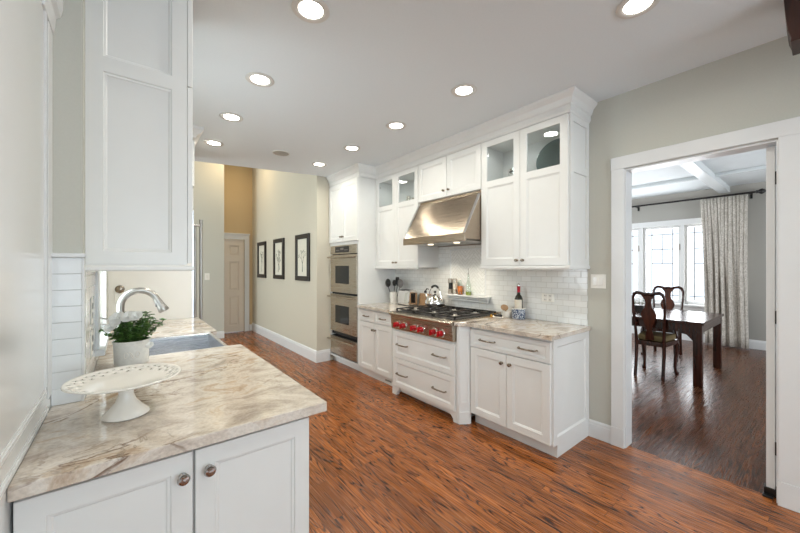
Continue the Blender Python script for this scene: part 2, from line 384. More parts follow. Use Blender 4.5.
def pull(frame, cx, cz, L, parent, name='handle', mt='pull'):
    b = MB(frame); h = L/2
    b.tube([(cx-h, 0, cz), (cx-h, -.018, cz), (cx-h+.008, -.027, cz), (cx, -.033, cz), (cx+h-.008, -.027, cz), (cx+h, -.018, cz), (cx+h, 0, cz)], [.009,.0065,.0065,.007,.0065,.0065,.009], 8)
    return b.build(name, M[mt], parent, smooth=True)
def knob(frame, cx, cz, parent, r=.015, mt='pull'):
    b = MB(frame)
    b.lathe([(.011, 0), (.011, -.003), (.006, -.006), (.006, -.014), (r*.95, -.018), (r, -.022), (r*.8, -.028), (.003, -.030)], (cx, 0, cz), 18, 'y')
    return b.build('knob', M[mt], parent, smooth=True)

# ================================================================== STRUCTURE
CZ = 2.765
WX = 3.02
struct(MB().box(-3.2, 3.08, -4.2, 8.3, -.1, 0).build('floor', M['floor']))
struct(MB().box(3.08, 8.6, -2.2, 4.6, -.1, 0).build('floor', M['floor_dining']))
# kitchen ceiling, its far edge runs slightly askew; a bulkhead rises above it
struct(MB().prism([(-.6, -4.2), (3.14, -4.2), (3.14, 4.69), (2.19, 4.69), (-.60, 5.31)], 'z', CZ, 4.2).build('ceiling', M['ceil']))
struct(MB().box(-3.2, 3.14, 4.6, 8.3, 4.2, 4.3).build('ceiling', M['ceil']))
# right wall with the doorway
b = MB()
DY0, DY1, DZ = .163, .972, 2.17
b.prism([(-4.2, 0), (DY0, 0), (DY0, DZ), (DY1, DZ), (DY1, 0), (4.69, 0), (4.69, CZ), (-4.2, CZ)], 'x', WX, WX+.12)
struct(b.build('wall_right', M['wall']))
# hall block on the right, far wall and pale side wall
struct(MB().box(2.19, 3.14, 4.69, 8.0, 0, 4.2).build('wall_hall', M['hallwall']))
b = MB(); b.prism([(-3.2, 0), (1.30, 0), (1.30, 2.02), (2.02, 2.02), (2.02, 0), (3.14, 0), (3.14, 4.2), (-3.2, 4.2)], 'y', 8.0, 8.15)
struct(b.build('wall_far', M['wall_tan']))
struct(MB().box(-.9, 1.515, 7.5, 7.62, 0, 4.2).build('wall_hall_side', M['wall']))
# left of the hall, closed without any window opening
b = MB(); b.prism([(4.9, 0), (8.15, 0), (8.15, 4.2), (4.9, 4.2)], 'x', -3.2, -3.05)
b.prism([(4.9,0),(5.0,0),(5.0,1),(4.9,1)], 'x', -3.2, -3.05)
struct(b.build('wall_hall_left', M['wall']))
struct(MB().box(-3.2, -.247, 4.9, 5.0, 0, 4.2).build('wall_hall_front', M['wall']))
# sink wall with its window
b = MB()
WY0, WY1, WZ0, WZ1 = 2.32, 3.0, 1.0, 2.25
b.prism([(1.72, 0), (5.0, 0), (5.0, CZ), (1.72, CZ)], 'x', -.247, -.2461)
for (y0, y1, z0, z1) in ((1.72, WY0, 0, CZ), (WY1, 5.0, 0, CZ), (WY0, WY1, 0, WZ0), (WY0, WY1, WZ1, CZ)): b.box(-.247, -.127, y0, y1, z0, z1)
b.bm.faces.ensure_lookup_table()
b2 = MB()
for (y0, y1, z0, z1) in ((1.72, WY0, 0, CZ), (WY1, 5.0, 0, CZ), (WY0, WY1, 0, WZ0), (WY0, WY1, WZ1, CZ)): b2.box(-.247, -.127, y0, y1, z0, z1)
b.bm.free(); struct(b2.build('wall_left', M['wall']))
# glossy panelled wall beside the camera
LX = -.209
b = MB(FR(LX, -4.2))
b.box(0, 5.916, 0, .12, 0, CZ)
struct(b.build('wall_left_panelled', M['panelwhite']))
b = MB(FR(LX, -4.2))     # applied moulding and cap
def ringm(x0, x1, z0, z1, w=.022, t=.005):
    for (a0, a1, c0, c1) in ((x0, x1, z0, z0+w), (x0, x1, z1-w, z1), (x0, x0+w, z0+w, z1-w), (x1-w, x1, z0+w, z1-w)):
        b.box(a0, a1, -t*.55, -.0002, c0, c1); b.box(a0+w*.28, a1-w*.28, -t, -.0002, c0+w*.28, c1-w*.28)
ringm(2.9, 5.80, .985, 2.42); ringm(2.9, 5.83, .14, .94)
struct(b.build('trim_1', M['trim']))
b = MB(); b.box(LX, LX+.003, 1.635, 1.7155, .96, 2.27)
b.prism([(LX, 2.235), (LX+.006, 2.235), (LX+.010, 2.26), (LX+.012, 2.29), (LX+.024, 2.30), (LX+.03, 2.33), (LX+.03, 2.37), (LX, 2.37)], 'y', 1.54, 1.7155)
struct(b.build('trim_2', M['trim'], bevel=.002))
# short return wall carrying the stacked tiles
struct(MB().box(-.33, -.131, 1.716, 1.735, 0, CZ).build('wall_return', M['wall']))
# back of the kitchen, behind the camera; its wide window is added for the fill
b = MB()
for (x0, x1, z0, z1) in ((-.33, .0, 0, CZ), (3.0, 3.14, 0, CZ), (.0, 3.0, 0, .55), (.0, 3.0, 2.45, CZ)): b.box(x0, x1, -4.2, -4.05, z0, z1)
struct(b.build('wall_back', M['wall']))
b = MB()
for (x0, x1, z0, z1) in ((0,3,.55,.62),(0,3,2.38,2.45),(0,.07,.62,2.38),(2.93,3,.62,2.38),(.95,1.03,.62,2.38),(1.97,2.05,.62,2.38)): b.box(x0, x1, -4.16, -4.08, z0, z1)
wf = struct(b.build('window_3', M['trim'])); MB().box(.07, 2.93, -4.125, -4.12, .62, 2.38).build('pane', M['glass'], wf)
# dining room shell
DC = 2.85; DX = 8.45
b = MB()
DW = [(2.43, 3.05), (1.744, 2.37), (1.06, 1.69)]; DZ0, DZ1 = .70, 2.235
b.box(DX, DX+.15, -2.2, 1.06, 0, DC); b.box(DX, DX+.15, 3.05, 4.6, 0, DC)
b.box(DX, DX+.15, 1.06, 3.05, 0, DZ0); b.box(DX, DX+.15, 1.06, 3.05, DZ1, DC)
b.box(DX, DX+.15, 1.69, 1.744, DZ0, DZ1); b.box(DX, DX+.15, 2.37, 2.43, DZ0, DZ1)
struct(b.build('wall_dining_far', M['wall_dining']))
for nm, y0, y1, wn in (('wall_dining_right', -2.3, -2.2, 8), ('wall_dining_left', 4.6, 4.7, 9)):
    b = MB()
    for (x0, x1, z0, z1) in ((3.14, 4.4, 0, DC), (7.4, 8.6, 0, DC), (4.4, 7.4, 0, .65), (4.4, 7.4, 2.35, DC)): b.box(x0, x1, y0, y1, z0, z1)
    struct(b.build(nm, M['wall_dining']))
    b = MB()
    for (x0, x1, z0, z1) in ((4.4, 7.4, .65, .70), (4.4, 7.4, 2.3, 2.35), (4.4, 4.45, .7, 2.3), (7.35, 7.4, .7, 2.3), (5.37, 5.43, .7, 2.3), (6.37, 6.43, .7, 2.3)): b.box(x0, x1, y0+.03, y1-.03, z0, z1)
    wf = struct(b.build('window_%d' % wn, M['trim'])); MB().box(4.45, 7.35, y0+.048, y0+.052, .7, 2.3).build('pane', M['glass'], wf)  # unseen side windows, added to go with the dining fill lamps
b = MB(); b.box(3.14, 8.6, -2.3, 4.7, DC, DC+.1)
struct(b.build('ceiling', M['ceil_dining']))
b = MB()
b.box(3.14, DX, 1.04, 1.19, 2.75, DC-.0005); b.box(5.42, 5.62, -2.2, 1.04, 2.75, DC-.0005); b.box(5.42, 5.62, 1.19, 4.6, 2.75, DC-.0005)
b.box(7.02, 7.06, -2.2, 1.04, 2.80, DC-.0005); b.box(7.02, 7.06, 1.19, 4.6, 2.80, DC-.0005)
struct(b.build('trim_3', M['beam_dining'], bevel=.006))
struct(MB().sweep([(DX, 4.6), (DX, -2.2)], [(0, DC-.13), (.02, DC-.12), (.03, DC-.09), (.09, DC-.02), (.1, DC-.001), (0, DC-.001)], -1).build('trim_4', M['wall_dining']))
struct(MB().sweep([(DX, 4.6), (DX, -2.2)], [(0, .0), (.018, .0), (.018, .12), (.01, .15), (0, .155)], -1).build('baseboard_dining', M['trim']))
# dining casements
for i, (y0, y1) in enumerate(DW):
    b = MB(); e = .045
    for (a0, a1, c0, c1) in ((y0, y1, DZ0, DZ0+e+.02), (y0, y1, DZ1-e, DZ1), (y0, y0+e, DZ0+e+.02, DZ1-e), (y1-e, y1, DZ0+e+.02, DZ1-e)): b.box(DX+.03, DX+.10, a0, a1, c0, c1)
    wf = struct(b.build('window_4' if i == 0 else 'window_%d' % (4+i), M['trim'], bevel=.004))
    MB().box(DX+.062, DX+.066, y0+e, y1-e, DZ0+e+.02, DZ1-e).build('pane', M['glass'], wf)
    g = MB(); W = y1-y0; q = .007
    ya, yb = y0+.14, y1-.14; zt = DZ1-.16; zb = DZ1-.75
    for yy in (ya, yb): g.box(DX+.056, DX+.061, yy-q, yy+q, DZ0+.06, DZ1-e)
    for zz in (zt,): g.box(DX+.056, DX+.061, y0+e, y1-e, zz-q, zz+q)
    for zz in (DZ1-.46, zb): g.box(DX+.056, DX+.061, ya, yb, zz-q, zz+q)
    g.box(DX+.056, DX+.061, y0+e, y1-e, DZ0+.15-q, DZ0+.15+q)
    g.box(DX+.056, DX+.061, (ya+yb)/2-q, (ya+yb)/2+q, zb, zt)
    g.build('leading', M['greyplastic'], wf)
    MB().box(DX+.012, DX+.03, y0+e*.3, y0+e*.9, 1.75, 1.87).build('latch', M['nickel'], wf, bevel=.003)
# casing round the dining windows and its stool
b = MB(); b.box(DX-.02, DX-.0002, .97, 1.06, DZ0-.06, DZ1); b.box(DX-.02, DX-.0002, 3.05, 3.14, DZ0-.06, DZ1); b.box(DX-.025, DX-.0002, .95, 3.16, DZ1, DZ1+.11)
b.box(DX-.015, DX-.0002, 1.69, 1.744, DZ0, DZ1); b.box(DX-.015, DX-.0002, 2.37, 2.43, DZ0, DZ1)
b.box(DX-.10, DX-.0002, .93, 3.18, DZ0-.035, DZ0); b.box(DX-.02, DX-.0002, .95, 3.16, DZ0-.12, DZ0-.035)
struct(b.build('trim_5', M['trim'], bevel=.004))

# kitchen baseboards
BP = [(0, 0), (.016, 0), (.016, .105), (.012, .112), (.012, .125), (.006, .135), (0, .138)]
struct(MB().sweep([(WX, 1.237), (WX, 1.0565)], BP, -1).build('baseboard_right', M['trim']))
HP = [(0, 0), (.018, 0), (.018, .135), (.013, .145), (.013, .158), (.006, .17), (0, .175)]
struct(MB().sweep([(2.40, 4.69), (2.19, 4.69), (2.19, 8.0)], HP, 1).build('baseboard_hall', M['trim']))
struct(MB().sweep([(2.19, 8.0), (2.125, 8.0)], BP, 1).build('baseboard_far', M['trim']))
struct(MB().sweep([(1.515, 7.5), (-.2, 7.5)], BP, 1).build('baseboard_hall_side', M['trim']))
# doorway casing (jambs, head, legs and plinths)
b = MB()
b.box(WX-.02, WX-.0002, DY1-.004, 1.056, .145, DZ+.004); b.box(WX-.024, WX-.0002, DY1-.006, 1.058, 0, .145)
b.box(WX-.02, WX-.0002, .03, DY0+.004, .145, DZ+.004); b.box(WX-.024, WX-.0002, .028, DY0+.006, 0, .145)
b.box(WX-.02, WX-.0002, .03, 1.060, DZ+.004, 2.270)
struct(b.build('trim_6', M['trim'], bevel=.002))
b = MB(); b.box(WX-.0001, WX+.13, DY1-.012, DY1-.0005, 0, DZ-.012); b.box(WX-.0001, WX+.13, DY0+.0005, DY0+.012, 0, DZ-.012); b.box(WX-.0001, WX+.13, DY0+.0005, DY1-.0005, DZ-.012, DZ-.0005)
struct(b.build('trim_7', M['trim']))
struct(MB().sweep([(WX, .028), (WX, -3.9)], BP, -1).build('baseboard_right', M['trim']))
# dining side door, standing open against the dining room
fr = MB(); fr.box(3.085, 3.86, .184, .222, .012, 2.148)
dd = struct(fr.build('door_1', M['trim'], bevel=.002))
MB().box(3.075, 3.135, .176, .2315, .0015, .05).box(3.04, 3.085, .19, .235, .001, .014).build('pivot_bracket', M['black'], dd, bevel=.003)
b = MB()
for z in (.3, 1.1, 1.95): b.cyl((3.082, .181, z-.04), (3.082, .181, z+.04), .004, seg=10)
b.build('hinge', M['black'], dd)
# hall door (six panels) in its casing
b = MB(FY(1.305, 8.03, .008)); b.box(0, .71, .012, .035, 0, 2.005)
hd = struct(b.build('door_2', M['doorpaint']))
rows = [(.14, .78), (.90, 1.54), (1.66, 1.88)]
b = MB(FY(1.305, 8.018, .008)); 
zz = [0, .14, .78, .90, 1.54, 1.66, 1.88, 2.005]; T = .0239
b.box(0, .10, 0, T, 0, 2.005); b.box(.31, .40, 0, T, 0, 2.005); b.box(.61, .71, 0, T, 0, 2.005)
for (xa, xb) in ((.10, .31), (.40, .61)):
    for k in (0, 2, 4, 6): b.box(xa, xb, 0, T, zz[k], zz[k+1])
    for (za, zb) in rows:
        rc = lambda i_, y_: [(xa+i_, y_, za+i_), (xb-i_, y_, za+i_), (xb-i_, y_, zb-i_), (xa+i_, y_, zb-i_)]
        b.loft([rc(.022, T), rc(.045, .010), rc(.048, .010)])
b.build('panel_face', M['doorpaint'], hd)
b = MB(FY(1.305, 8.03, .008)); b.lathe([(.025, 0), (.025, -.006), (.01, -.01), (.01, -.035), (.026, -.045), (.026, -.06), (.005, -.068)], (.055, .0, .95), 16, 'y'); b.build('door_knob', M['nickel'], hd, smooth=True)
b = MB(); b.box(2.02, 2.12, 7.98, 7.9998, 0, 2.02); b.box(1.20, 1.30, 7.98, 7.9998, 0, 2.02); b.box(1.20, 2.12, 7.98, 7.9998, 2.02, 2.12); b.box(1.19, 2.13, 7.965, 7.9998, 2.12, 2.15)
struct(b.build('trim_8', M['trim'], bevel=.003))
# sink window
b = MB(); 
for (a0, a1, c0, c1) in ((WY0, WY1, WZ0, WZ0+.05), (WY0, WY1, WZ1-.05, WZ1), (WY0, WY0+.05, WZ0+.05, WZ1-.05), (WY1-.05, WY1, WZ0+.05, WZ1-.05), (WY0+.05, WY1-.05, 1.6, 1.64)): b.box(-.225, -.175, a0, a1, c0, c1)
wf = struct(b.build('window_1', M['trim'], bevel=.003)); MB().box(-.202, -.198, WY0+.05, WY1-.05, WZ0+.05, WZ1-.05).build('pane', M['glass'], wf)
b = MB(); b.box(-.127, -.108, WY0-.08, WY0, WZ0-.03, WZ1+.08); b.box(-.127, -.108, WY1, WY1+.08, WZ0-.03, WZ1+.08); b.box(-.127, -.108, WY0, WY1, WZ1, WZ1+.08); b.box(-.17, -.085, WY0-.1, WY1+.1, WZ0-.03, WZ0)
struct(b.build('trim_9', M['trim'], bevel=.003))

# ================================================================== RIGHT HAND RUN
FB = 2.40                                  # face of the base doors
def doors(parent, x0, x1, z0, z1, n, face, frame_of, knobs=None, name='door', st=.058, y_hi=None):
    out = []
    w_ = (x1-x0)/n
    for i in range(n):
        fr_ = frame_of
        b = MB(fr_); b.panel(x0+i*w_+.002, x0+(i+1)*w_-.002, z0, z1, st=st)
        out.append(b.build(name, M['cab'], parent))
    return out

def base_right():
    t = thing('base_cabinet', 'white two-door base cabinet with one wide drawer, end of the run nearest the doorway', 'cabinet', (2.71, 1.61, 0))
    b = MB(); b.box(FB+.0205, WX-.001, 1.2405, 1.985, .095, .879); b.box(FB+.075, WX-.001, 1.2405, 1.985, 0, .095); b.build('carcass', M['cab'], t)
    # end panel facing the camera side
    b = MB(FY(FB+.0205, 1.2405)); b.panel(0, WX-.001-FB-.0205, .0, .879, t=.02, st=.06, y=-.02)
    # replace bottom by deep rail
    b.bm.free(); b = MB(FY(FB+.0205, 1.2405))
    W = WX-.001-FB-.0205
    def rect(x0, x1, z0, z1, yy): return [(x0,yy,z0),(x1,yy,z0),(x1,yy,z1),(x0,yy,z1)]
    b.loft([rect(0, W, .095, .879, -.0002), rect(0, W, .095, .879, -.012), rect(.055, W-.055, .15, .82, -.012), rect(.062, W-.062, .157, .813, -.006), rect(.068, W-.068, .163, .807, -.002)])
    b.box(.055, W, -.012, -.0002, 0, .095)
    b.build('end_panel', M['cab'], t)
    fr_ = FX(FB, 1.985)
    d = MB(fr_); d.panel(.003, .742, .703, .858, st=.03); d = d.build('drawer', M['cab'], t)
    pull(fr_, .188, .778, .15, d); pull(fr_, .563, .778, .15, d)
    ds = doors(t, .003, .742, .105, .695, 2, FB, fr_)
    knob(fr_, .334, .623, ds[0]); knob(fr_, .41, .623, ds[1])
base_right()
def base_range():
    t = thing('base_cabinet', 'white furniture-footed base cabinet with two deep drawers under the rangetop', 'cabinet', (2.66, 2.53, 0))
    b = MB(); b.box(2.3205, WX-.001, 2.075, 2.985, .095, .735); b.box(2.42, WX-.001, 2.075, 2.985, 0, .095)
    b.build('carcass', M['cab'], t)
    # pilasters with chamfered corners and bracket feet on both sides
    for s in (0, 1):
        b = MB()
        y0 = 1.9865 if s == 0 else 2.9865
        pts = [(2.42, y0), (2.40, y0+.002), (2.318, y0+.055), (2.318, y0+.0865), (2.42, y0+.0865)] if s == 0 else [(2.42, y0), (2.318, y0), (2.318, y0+.035), (2.38, y0+.09), (2.42, y0+.149)]
        b.prism(pts, 'z', 0, .879)
        if s == 0:
            b.box(2.3115, 2.318, 2.0485, 2.0665, .17, .84)
        b.build('pilaster', M['cab'], t, bevel=.002)
        if s == 0:
            vx, vy = 2.318-2.40, 2.0415-1.9885; L_ = math.hypot(vx, vy)
            fm = Matrix.Translation((2.318, 2.0415, 0)) @ Matrix.Rotation(math.atan2(-vy, -vx), 4, 'Z')
            b = MB(fm)
            for (a0, a1, c0, c1) in ((.008, .024, .17, .84), (L_-.024, L_-.008, .17, .84), (.024, L_-.024, .17, .20), (.024, L_-.024, .80, .84), (.002, L_-.002, .001, .11)): b.box(a0, a1, -.006, -.0002, c0, c1)
            b.build('pilaster_moulding', M['cab'], t, bevel=.001)
    for y0, sgn in ((2.0755, 1), (2.9855, -1)):
        b = MB(); b.prism([(y0, 0), (y0+sgn*.035, 0), (y0+sgn*.04, .03), (y0+sgn*.065, .055), (y0+sgn*.08, .06), (y0+sgn*.085, .094), (y0, .094)], 'x', 2.318, 2.36); b.build('foot', M['cab'], t)
    b = MB(); b.box(2.33, 2.345, 2.165, 2.895, .06, .094); b.build('apron', M['cab'], t)
    fr_ = FX(2.30, 2.985)
    for (z0, z1, zz_) in ((.105, .418, .255), (.424, .71, .572)):
        d = MB(fr_); d.panel(.004, .906, z0, z1, st=.05); d = d.build('drawer', M['cab'], t)
        pull(fr_, .16, zz_, .17, d); pull(fr_, .715, zz_, .17, d)
base_range()
def base_left():
    t = thing('base_cabinet', 'white two-door base cabinet with two small drawers, between oven tower and rangetop', 'cabinet', (2.71, 3.5, 0))
    b = MB(); b.box(FB+.0205, WX-.001, 3.137, 3.856, .095, .879); b.box(FB+.05, WX-.001, 3.137, 3.856, 0, .095); b.build('carcass', M['cab'], t)
    fr_ = FX(FB, 3.856)
    for k in range(2):
        d = MB(fr_); d.panel(.003+k*.359, .357+k*.359, .715, .858, st=.03); d = d.build('drawer', M['cab'], t); pull(fr_, .18+k*.359, .783, .11, d)
    ds = doors(t, .003, .716, .105, .707, 2, FB, fr_)
    knob(fr_, .335, .625, ds[0]); knob(fr_, .384, .625, ds[1])
    v = MB(FX(FB+.05, 3.856)); v.box(.52, .66, -.006, -.0003, .03, .06); v = v.build('toe_vent', M['plate_sw'], t)
    s = MB(FX(FB+.05, 3.856))
    for k in range(9): s.box(.53+k*.014, .537+k*.014, -.008, -.0062, .035, .055)
    s.build('vent_slots', M['dark_slot'], v)
base_left()

def oven_tower():
    t = thing('oven_tower_cabinet', 'tall white cabinet housing the wall ovens, crowned at the ceiling', 'cabinet', (2.71, 4.27, 0))
    b = MB(); Y0, Y1 = 3.857, 4.683
    b.box(FB+.0205, WX-.001, Y0, Y0+.02, .095, 2.61); b.box(FB+.0205, WX-.001, Y1-.02, Y1, .095, 2.61)
    b.box(2.98, WX-.001, Y0+.02, Y1-.02, .095, 2.61)
    b.box(FB+.0205, 2.98, Y0+.02, Y1-.02, 1.745, 2.61); b.box(FB+.0205, 2.98, Y0+.02, Y1-.02, .095, .115); b.box(FB+.06, WX-.001, Y0, Y1, 0, .095)
    b.box(FB, FB+.0205, Y0, Y0+.035, .095, 2.61); b.box(FB, FB+.0205, Y1-.03, Y1, .095, 2.61); b.box(FB, FB+.0205, Y0+.035, Y1-.03, 1.725, 1.765)
    b.box(FB, FB+.0205, Y0+.035, Y1-.03, .095, .118)
    b.build('carcass', M['cab'], t)
    fr_ = FX(FB-.02, Y1-.005)
    ds = doors(t, 0, Y1-Y0-.01, 1.77, 2.60, 2, FB, fr_)
    knob(fr_, .38, 1.84, ds[0]); knob(fr_, .436, 1.84, ds[1])
oven_tower()
def ovens():
    t = thing('double_wall_oven', 'stainless double wall oven with two dark windows, built into the white tower', 'oven', (2.5, 4.27, .40))
    Y1 = 4.648; W = .751; fr_ = FX(FB-.012, Y1)
    b = MB(fr_); b.box(.01, W-.01, .03, .5, .425, 1.715); b.build('oven_body', M['dark_slot'], t)
    b = MB(fr_); b.box(.004, W-.004, 0, .029, 1.60, 1.722); c = b.build('control_panel', M['steel'], t, bevel=.003)
    b = MB(fr_); b.box(.16, .55, -.004, -.0003, 1.62, 1.705); d = b.build('display', M['black'], c)
    b = MB(fr_)
    for k in range(4):
        b.box(.19+k*.025, .205+k*.025, -.006, -.0042, 1.645, 1.66); b.box(.43+k*.025, .445+k*.025, -.006, -.0042, 1.645, 1.66)
    b.box(.315, .405, -.006, -.0042, 1.655, 1.685); b.build('buttons', M['greyplastic'], c)
    for (z0, z1) in ((1.045, 1.588), (.475, 1.018)):
        b = MB(fr_); b.panel(.004, W-.004, z0, z1, t=.029, st=.0, d=.0)
        b.bm.free(); b = MB(fr_); b.box(.004, W-.004, 0, .029, z0, z1); dr = b.build('oven_door', M['steel'], t, bevel=.003)
        zm = z0+.13
        b = MB(fr_); b.box(.16, .55, -.003, -.0003, zm, zm+.255); b.build('oven_window', M['blackglass'], dr, bevel=.001)
        b = MB(fr_); zh = z1-.035
        b.cyl((.02, -.05, zh), (W-.02, -.05, zh), .013, seg=14); b.cyl((.06, 0, zh), (.06, -.05, zh), .009); b.cyl((W-.06, 0, zh), (W-.06, -.05, zh), .009)
        b.build('handle', M['steel'], dr, smooth=True)
    t = thing('warming_drawer', 'stainless warming drawer below the double oven', 'drawer', (2.5, 4.27, .12))
    b = MB(fr_); b.box(.01, W-.01, .03, .5, .122, .40); b.build('drawer_body', M['dark_slot'], t)
    b = MB(fr_); b.box(.004, W-.004, 0, .029, .14, .395); f = b.build('drawer_front', M['steel'], t, bevel=.003)
    b = MB(fr_); b.cyl((.02, -.05, .36), (W-.02, -.05, .36), .013, seg=14); b.cyl((.06, 0, .36), (.06, -.05, .36), .009); b.cyl((W-.06, 0, .36), (W-.06, -.05, .36), .009); b.build('handle', M['steel'], f, smooth=True)
ovens()

# upper cabinets
FU = 2.67
def carcass_open(b, y0, y1, z0, z1, zs, xs=FU+.0205):
    """closed below zs, open-fronted box with shelf above zs (behind the glass)"""
    b.box(xs, WX-.001, y0, y1, z0, zs)
    b.box(xs, WX-.001, y0, y0+.018, zs, z1); b.box(xs, WX-.001, y1-.018, y1, zs, z1)
    b.box(xs, WX-.001, y0+.018, y1-.018, z1-.03, z1); b.box(WX-.015, WX-.001, y0+.018, y1-.018, zs, z1-.03)
def glass_door(parent, fr_, x0, x1, z0, z1, g0, g1, name='door'):
    b = MB(fr_); s = .062
    b.box(x0, x0+s, 0, .02, z0, z1); b.box(x1-s, x1, 0, .02, z0, z1)
    b.box(x0+s, x1-s, 0, .02, g1, z1); b.box(x0+s, x1-s, 0, .02, g0-.06, g0)
    b.box(x0+s, x1-s, 0, .02, z0, z0+.06)
    b2 = (x0+s, x1-s, z0+.06, g0-.06)
    def rect(i, yy): return [(b2[0]+i, yy, b2[2]+i), (b2[1]-i, yy, b2[2]+i), (b2[1]-i, yy, b2[3]-i), (b2[0]+i, yy, b2[3]-i)]
    b.loft([rect(0, 0), rect(.002, .004), rect(.009, .0055), rect(.013, .009)], cap0=False)
    d = b.build(name, M['cab'], parent)
    g = MB(fr_); g.box(x0+s-.002, x1-s+.002, .009, .013, g0-.002, g1+.002); g.build('glass_pane', M['cabglass'], d)
    return d
def upper(label, y0, y1, side):
    t = thing('upper_cabinet', label, 'cabinet', (2.85, (y0+y1)/2, 1.40))
    b = MB(); carcass_open(b, y0, y1, 1.42, 2.61, 2.19); b.build('carcass', M['cab'], t)
    fr_ = FX(FU, y1); W = y1-y0; h = W/2
    d0 = glass_door(t, fr_, .002, h-.0015, 1.425, 2.605, 2.222, 2.55); d1 = glass_door(t, fr_, h+.0015, W-.002, 1.425, 2.605, 2.222, 2.55)
    knob(fr_, h-.03, 1.468, d0, .013); knob(fr_, h+.03, 1.468, d1, .013)
    b = MB(); pr = [(-.0, 1.390), (.018, 1.390), (.022, 1.405), (.018, 1.42), (.0, 1.42)]
    b.sweep([(WX-.001, y0), (FU+.006, y0), (FU+.006, y1)] if side else [(FU+.006, y0), (FU+.006, y1)], pr, 1)
    b.box(FU+.007, WX-.001, y0+.001, y1-.001, 1.405, 1.4195)
    b.build('light_rail', M['cab'], t)
    for yy in ((y0*3+y1)/4, (y0+y1*3)/4):       # unseen puck lamp added under each top to brighten the cabinet interior
        b = MB(); b.lathe([(.025, 2.5795), (.025, 2.572), (.001, 2.571)], (2.73, yy, 0), 16); b.build('added_puck', M['ringwhite'], t)
        L = area('added_puck_fill', (2.73, yy, 2.568), (0, 0, 0), .05, .05, .35, (.92, .97, 1), 170, True); L.location = Vector(L.location)-Vector(t.location); L.parent = t
    # hinge seen through the glass
    b = MB(); b.box(2.70, 2.73, y1-.032, y1-.019, 2.49, 2.51); b.build('hinge', M['nickel'], t)
    if side:
        b = MB(FY(FU+.0205, y0)); W2 = WX-.001-FU-.0205
        def rect(x0, x1, z0, z1, yy): return [(x0,yy,z0),(x1,yy,z0),(x1,yy,z1),(x0,yy,z1)]
        b.box(0, .045, -.012, -.0002, 1.42, 2.61); b.box(W2-.045, W2, -.012, -.0002, 1.42, 2.61)
        for (a, c) in ((1.42, 1.475), (2.16, 2.215), (2.56, 2.61)): b.box(.045, W2-.045, -.012, -.0002, a, c)
        b.build('end_panel', M['cab'], t)
    return t
upper('white glass-topped upper cabinet on the right of the range hood', 1.241, 2.071, True)
upper('white glass-topped upper cabinet between the oven tower and the range hood', 2.988, 3.855, False)
# left unit shows its side towards the range
def mid():
    t = thing('upper_cabinet', 'short white two-door cabinet mounted above the range hood', 'cabinet', (2.85, 2.53, 2.16))
    b = MB(); b.box(FU+.0205, WX-.001, 2.073, 2.986, 2.165, 2.61); b.build('carcass', M['cab'], t)
    fr_ = FX(FU, 2.986); ds = doors(t, .001, .912, 2.168, 2.605, 2, FU, fr_); knob(fr_, .42, 2.235, ds[0], .013); knob(fr_, .492, 2.235, ds[1], .013)
mid()
# crown moulding along the whole run
b = MB()
CR = [(0, 2.6105), (.012, 2.6105), (.016, 2.62), (.022, 2.628), (.022, 2.668), (.032, 2.676), (.036, 2.69), (.045, 2.715), (.066, 2.738), (.074, 2.748), (.074, CZ-.0005), (0, CZ-.0005)]
b.sweep([(WX-.0005, 1.238), (FU+.012, 1.238), (FU+.012, 3.852), (FB+.008, 3.852), (FB+.008, 4.684), (FB+.30, 4.684)][:5], CR, 1)
struct(b.build('trim_10', M['cab'], smooth=False))

# countertops
def bev_counter(poly, z0, z1, name, label):
    b = MB(); b.prism(poly, 'z', z0, z1)
    return tag(b.build(name, M['granite'], bevel=.003, origin=(poly[0][0], poly[0][1], z0)), label, 'countertop')
bev_counter([(2.362, 1.213), (WX-.001, 1.213), (WX-.001, 2.069), (2.345, 2.069), (2.28, 2.069), (2.30, 2.04), (2.362, 1.98)], .8795, .914, 'granite_countertop', 'beige granite countertop right of the rangetop, under the wine bottle')
bev_counter([(2.362, 3.13), (2.29, 3.06), (2.275, 2.991), (WX-.001, 2.991), (WX-.001, 3.856), (2.362, 3.856)], .8795, .914, 'granite_countertop', 'beige granite countertop left of the rangetop, under the toaster')

# backsplash
b = MB()
for (y0, y1, z0, z1) in ((1.24, 2.27, .9145, 1.3945), (2.0725, 2.27, 1.3945, 1.76), (2.27, 2.79, .9145, 1.10), (2.27, 2.79, 1.62, 1.76), (2.79, 2.9865, 1.3945, 1.76), (2.79, 3.855, .9145, 1.3945)):
    b.box(3.0115, WX-.0005, y0, y1, z0, z1)
bs = tag(b.build('tile_backsplash', M['tile'], origin=(3.0115, 1.24, .9145)), 'glossy white subway tile backsplash above the right-hand granite counters', 'backsplash')
b = MB(); b.box(3.0125, WX-.0006, 2.2705, 2.7895, 1.1005, 1.6195); b.build('herringbone_inset', M['tile_h'], bs)
b = MB()
for (y0, y1, z0, z1) in ((2.27, 2.79, 1.605, 1.62), (2.27, 2.285, 1.10, 1.605), (2.775, 2.79, 1.10, 1.605), (2.285, 2.775, 1.10, 1.115)): b.box(3.005, 3.0114, y0, y1, z0, z1)
b.build('pencil_border', M['tile_plain'], bs, bevel=.003)
# mantle shelf on the backsplash
b = MB(); b.box(2.925, 3.0045, 2.20, 2.80, 1.08, 1.097); b.prism([(2.94, 1.08), (3.0045, 1.08), (3.0045, 1.025), (2.975, 1.025), (2.972, 1.045), (2.955, 1.055), (2.952, 1.07)], 'y', 2.22, 2.78)
tag(b.build('spice_shelf', M['cab'], bevel=.002), 'narrow white moulded shelf on the tiles behind the rangetop', 'shelf')

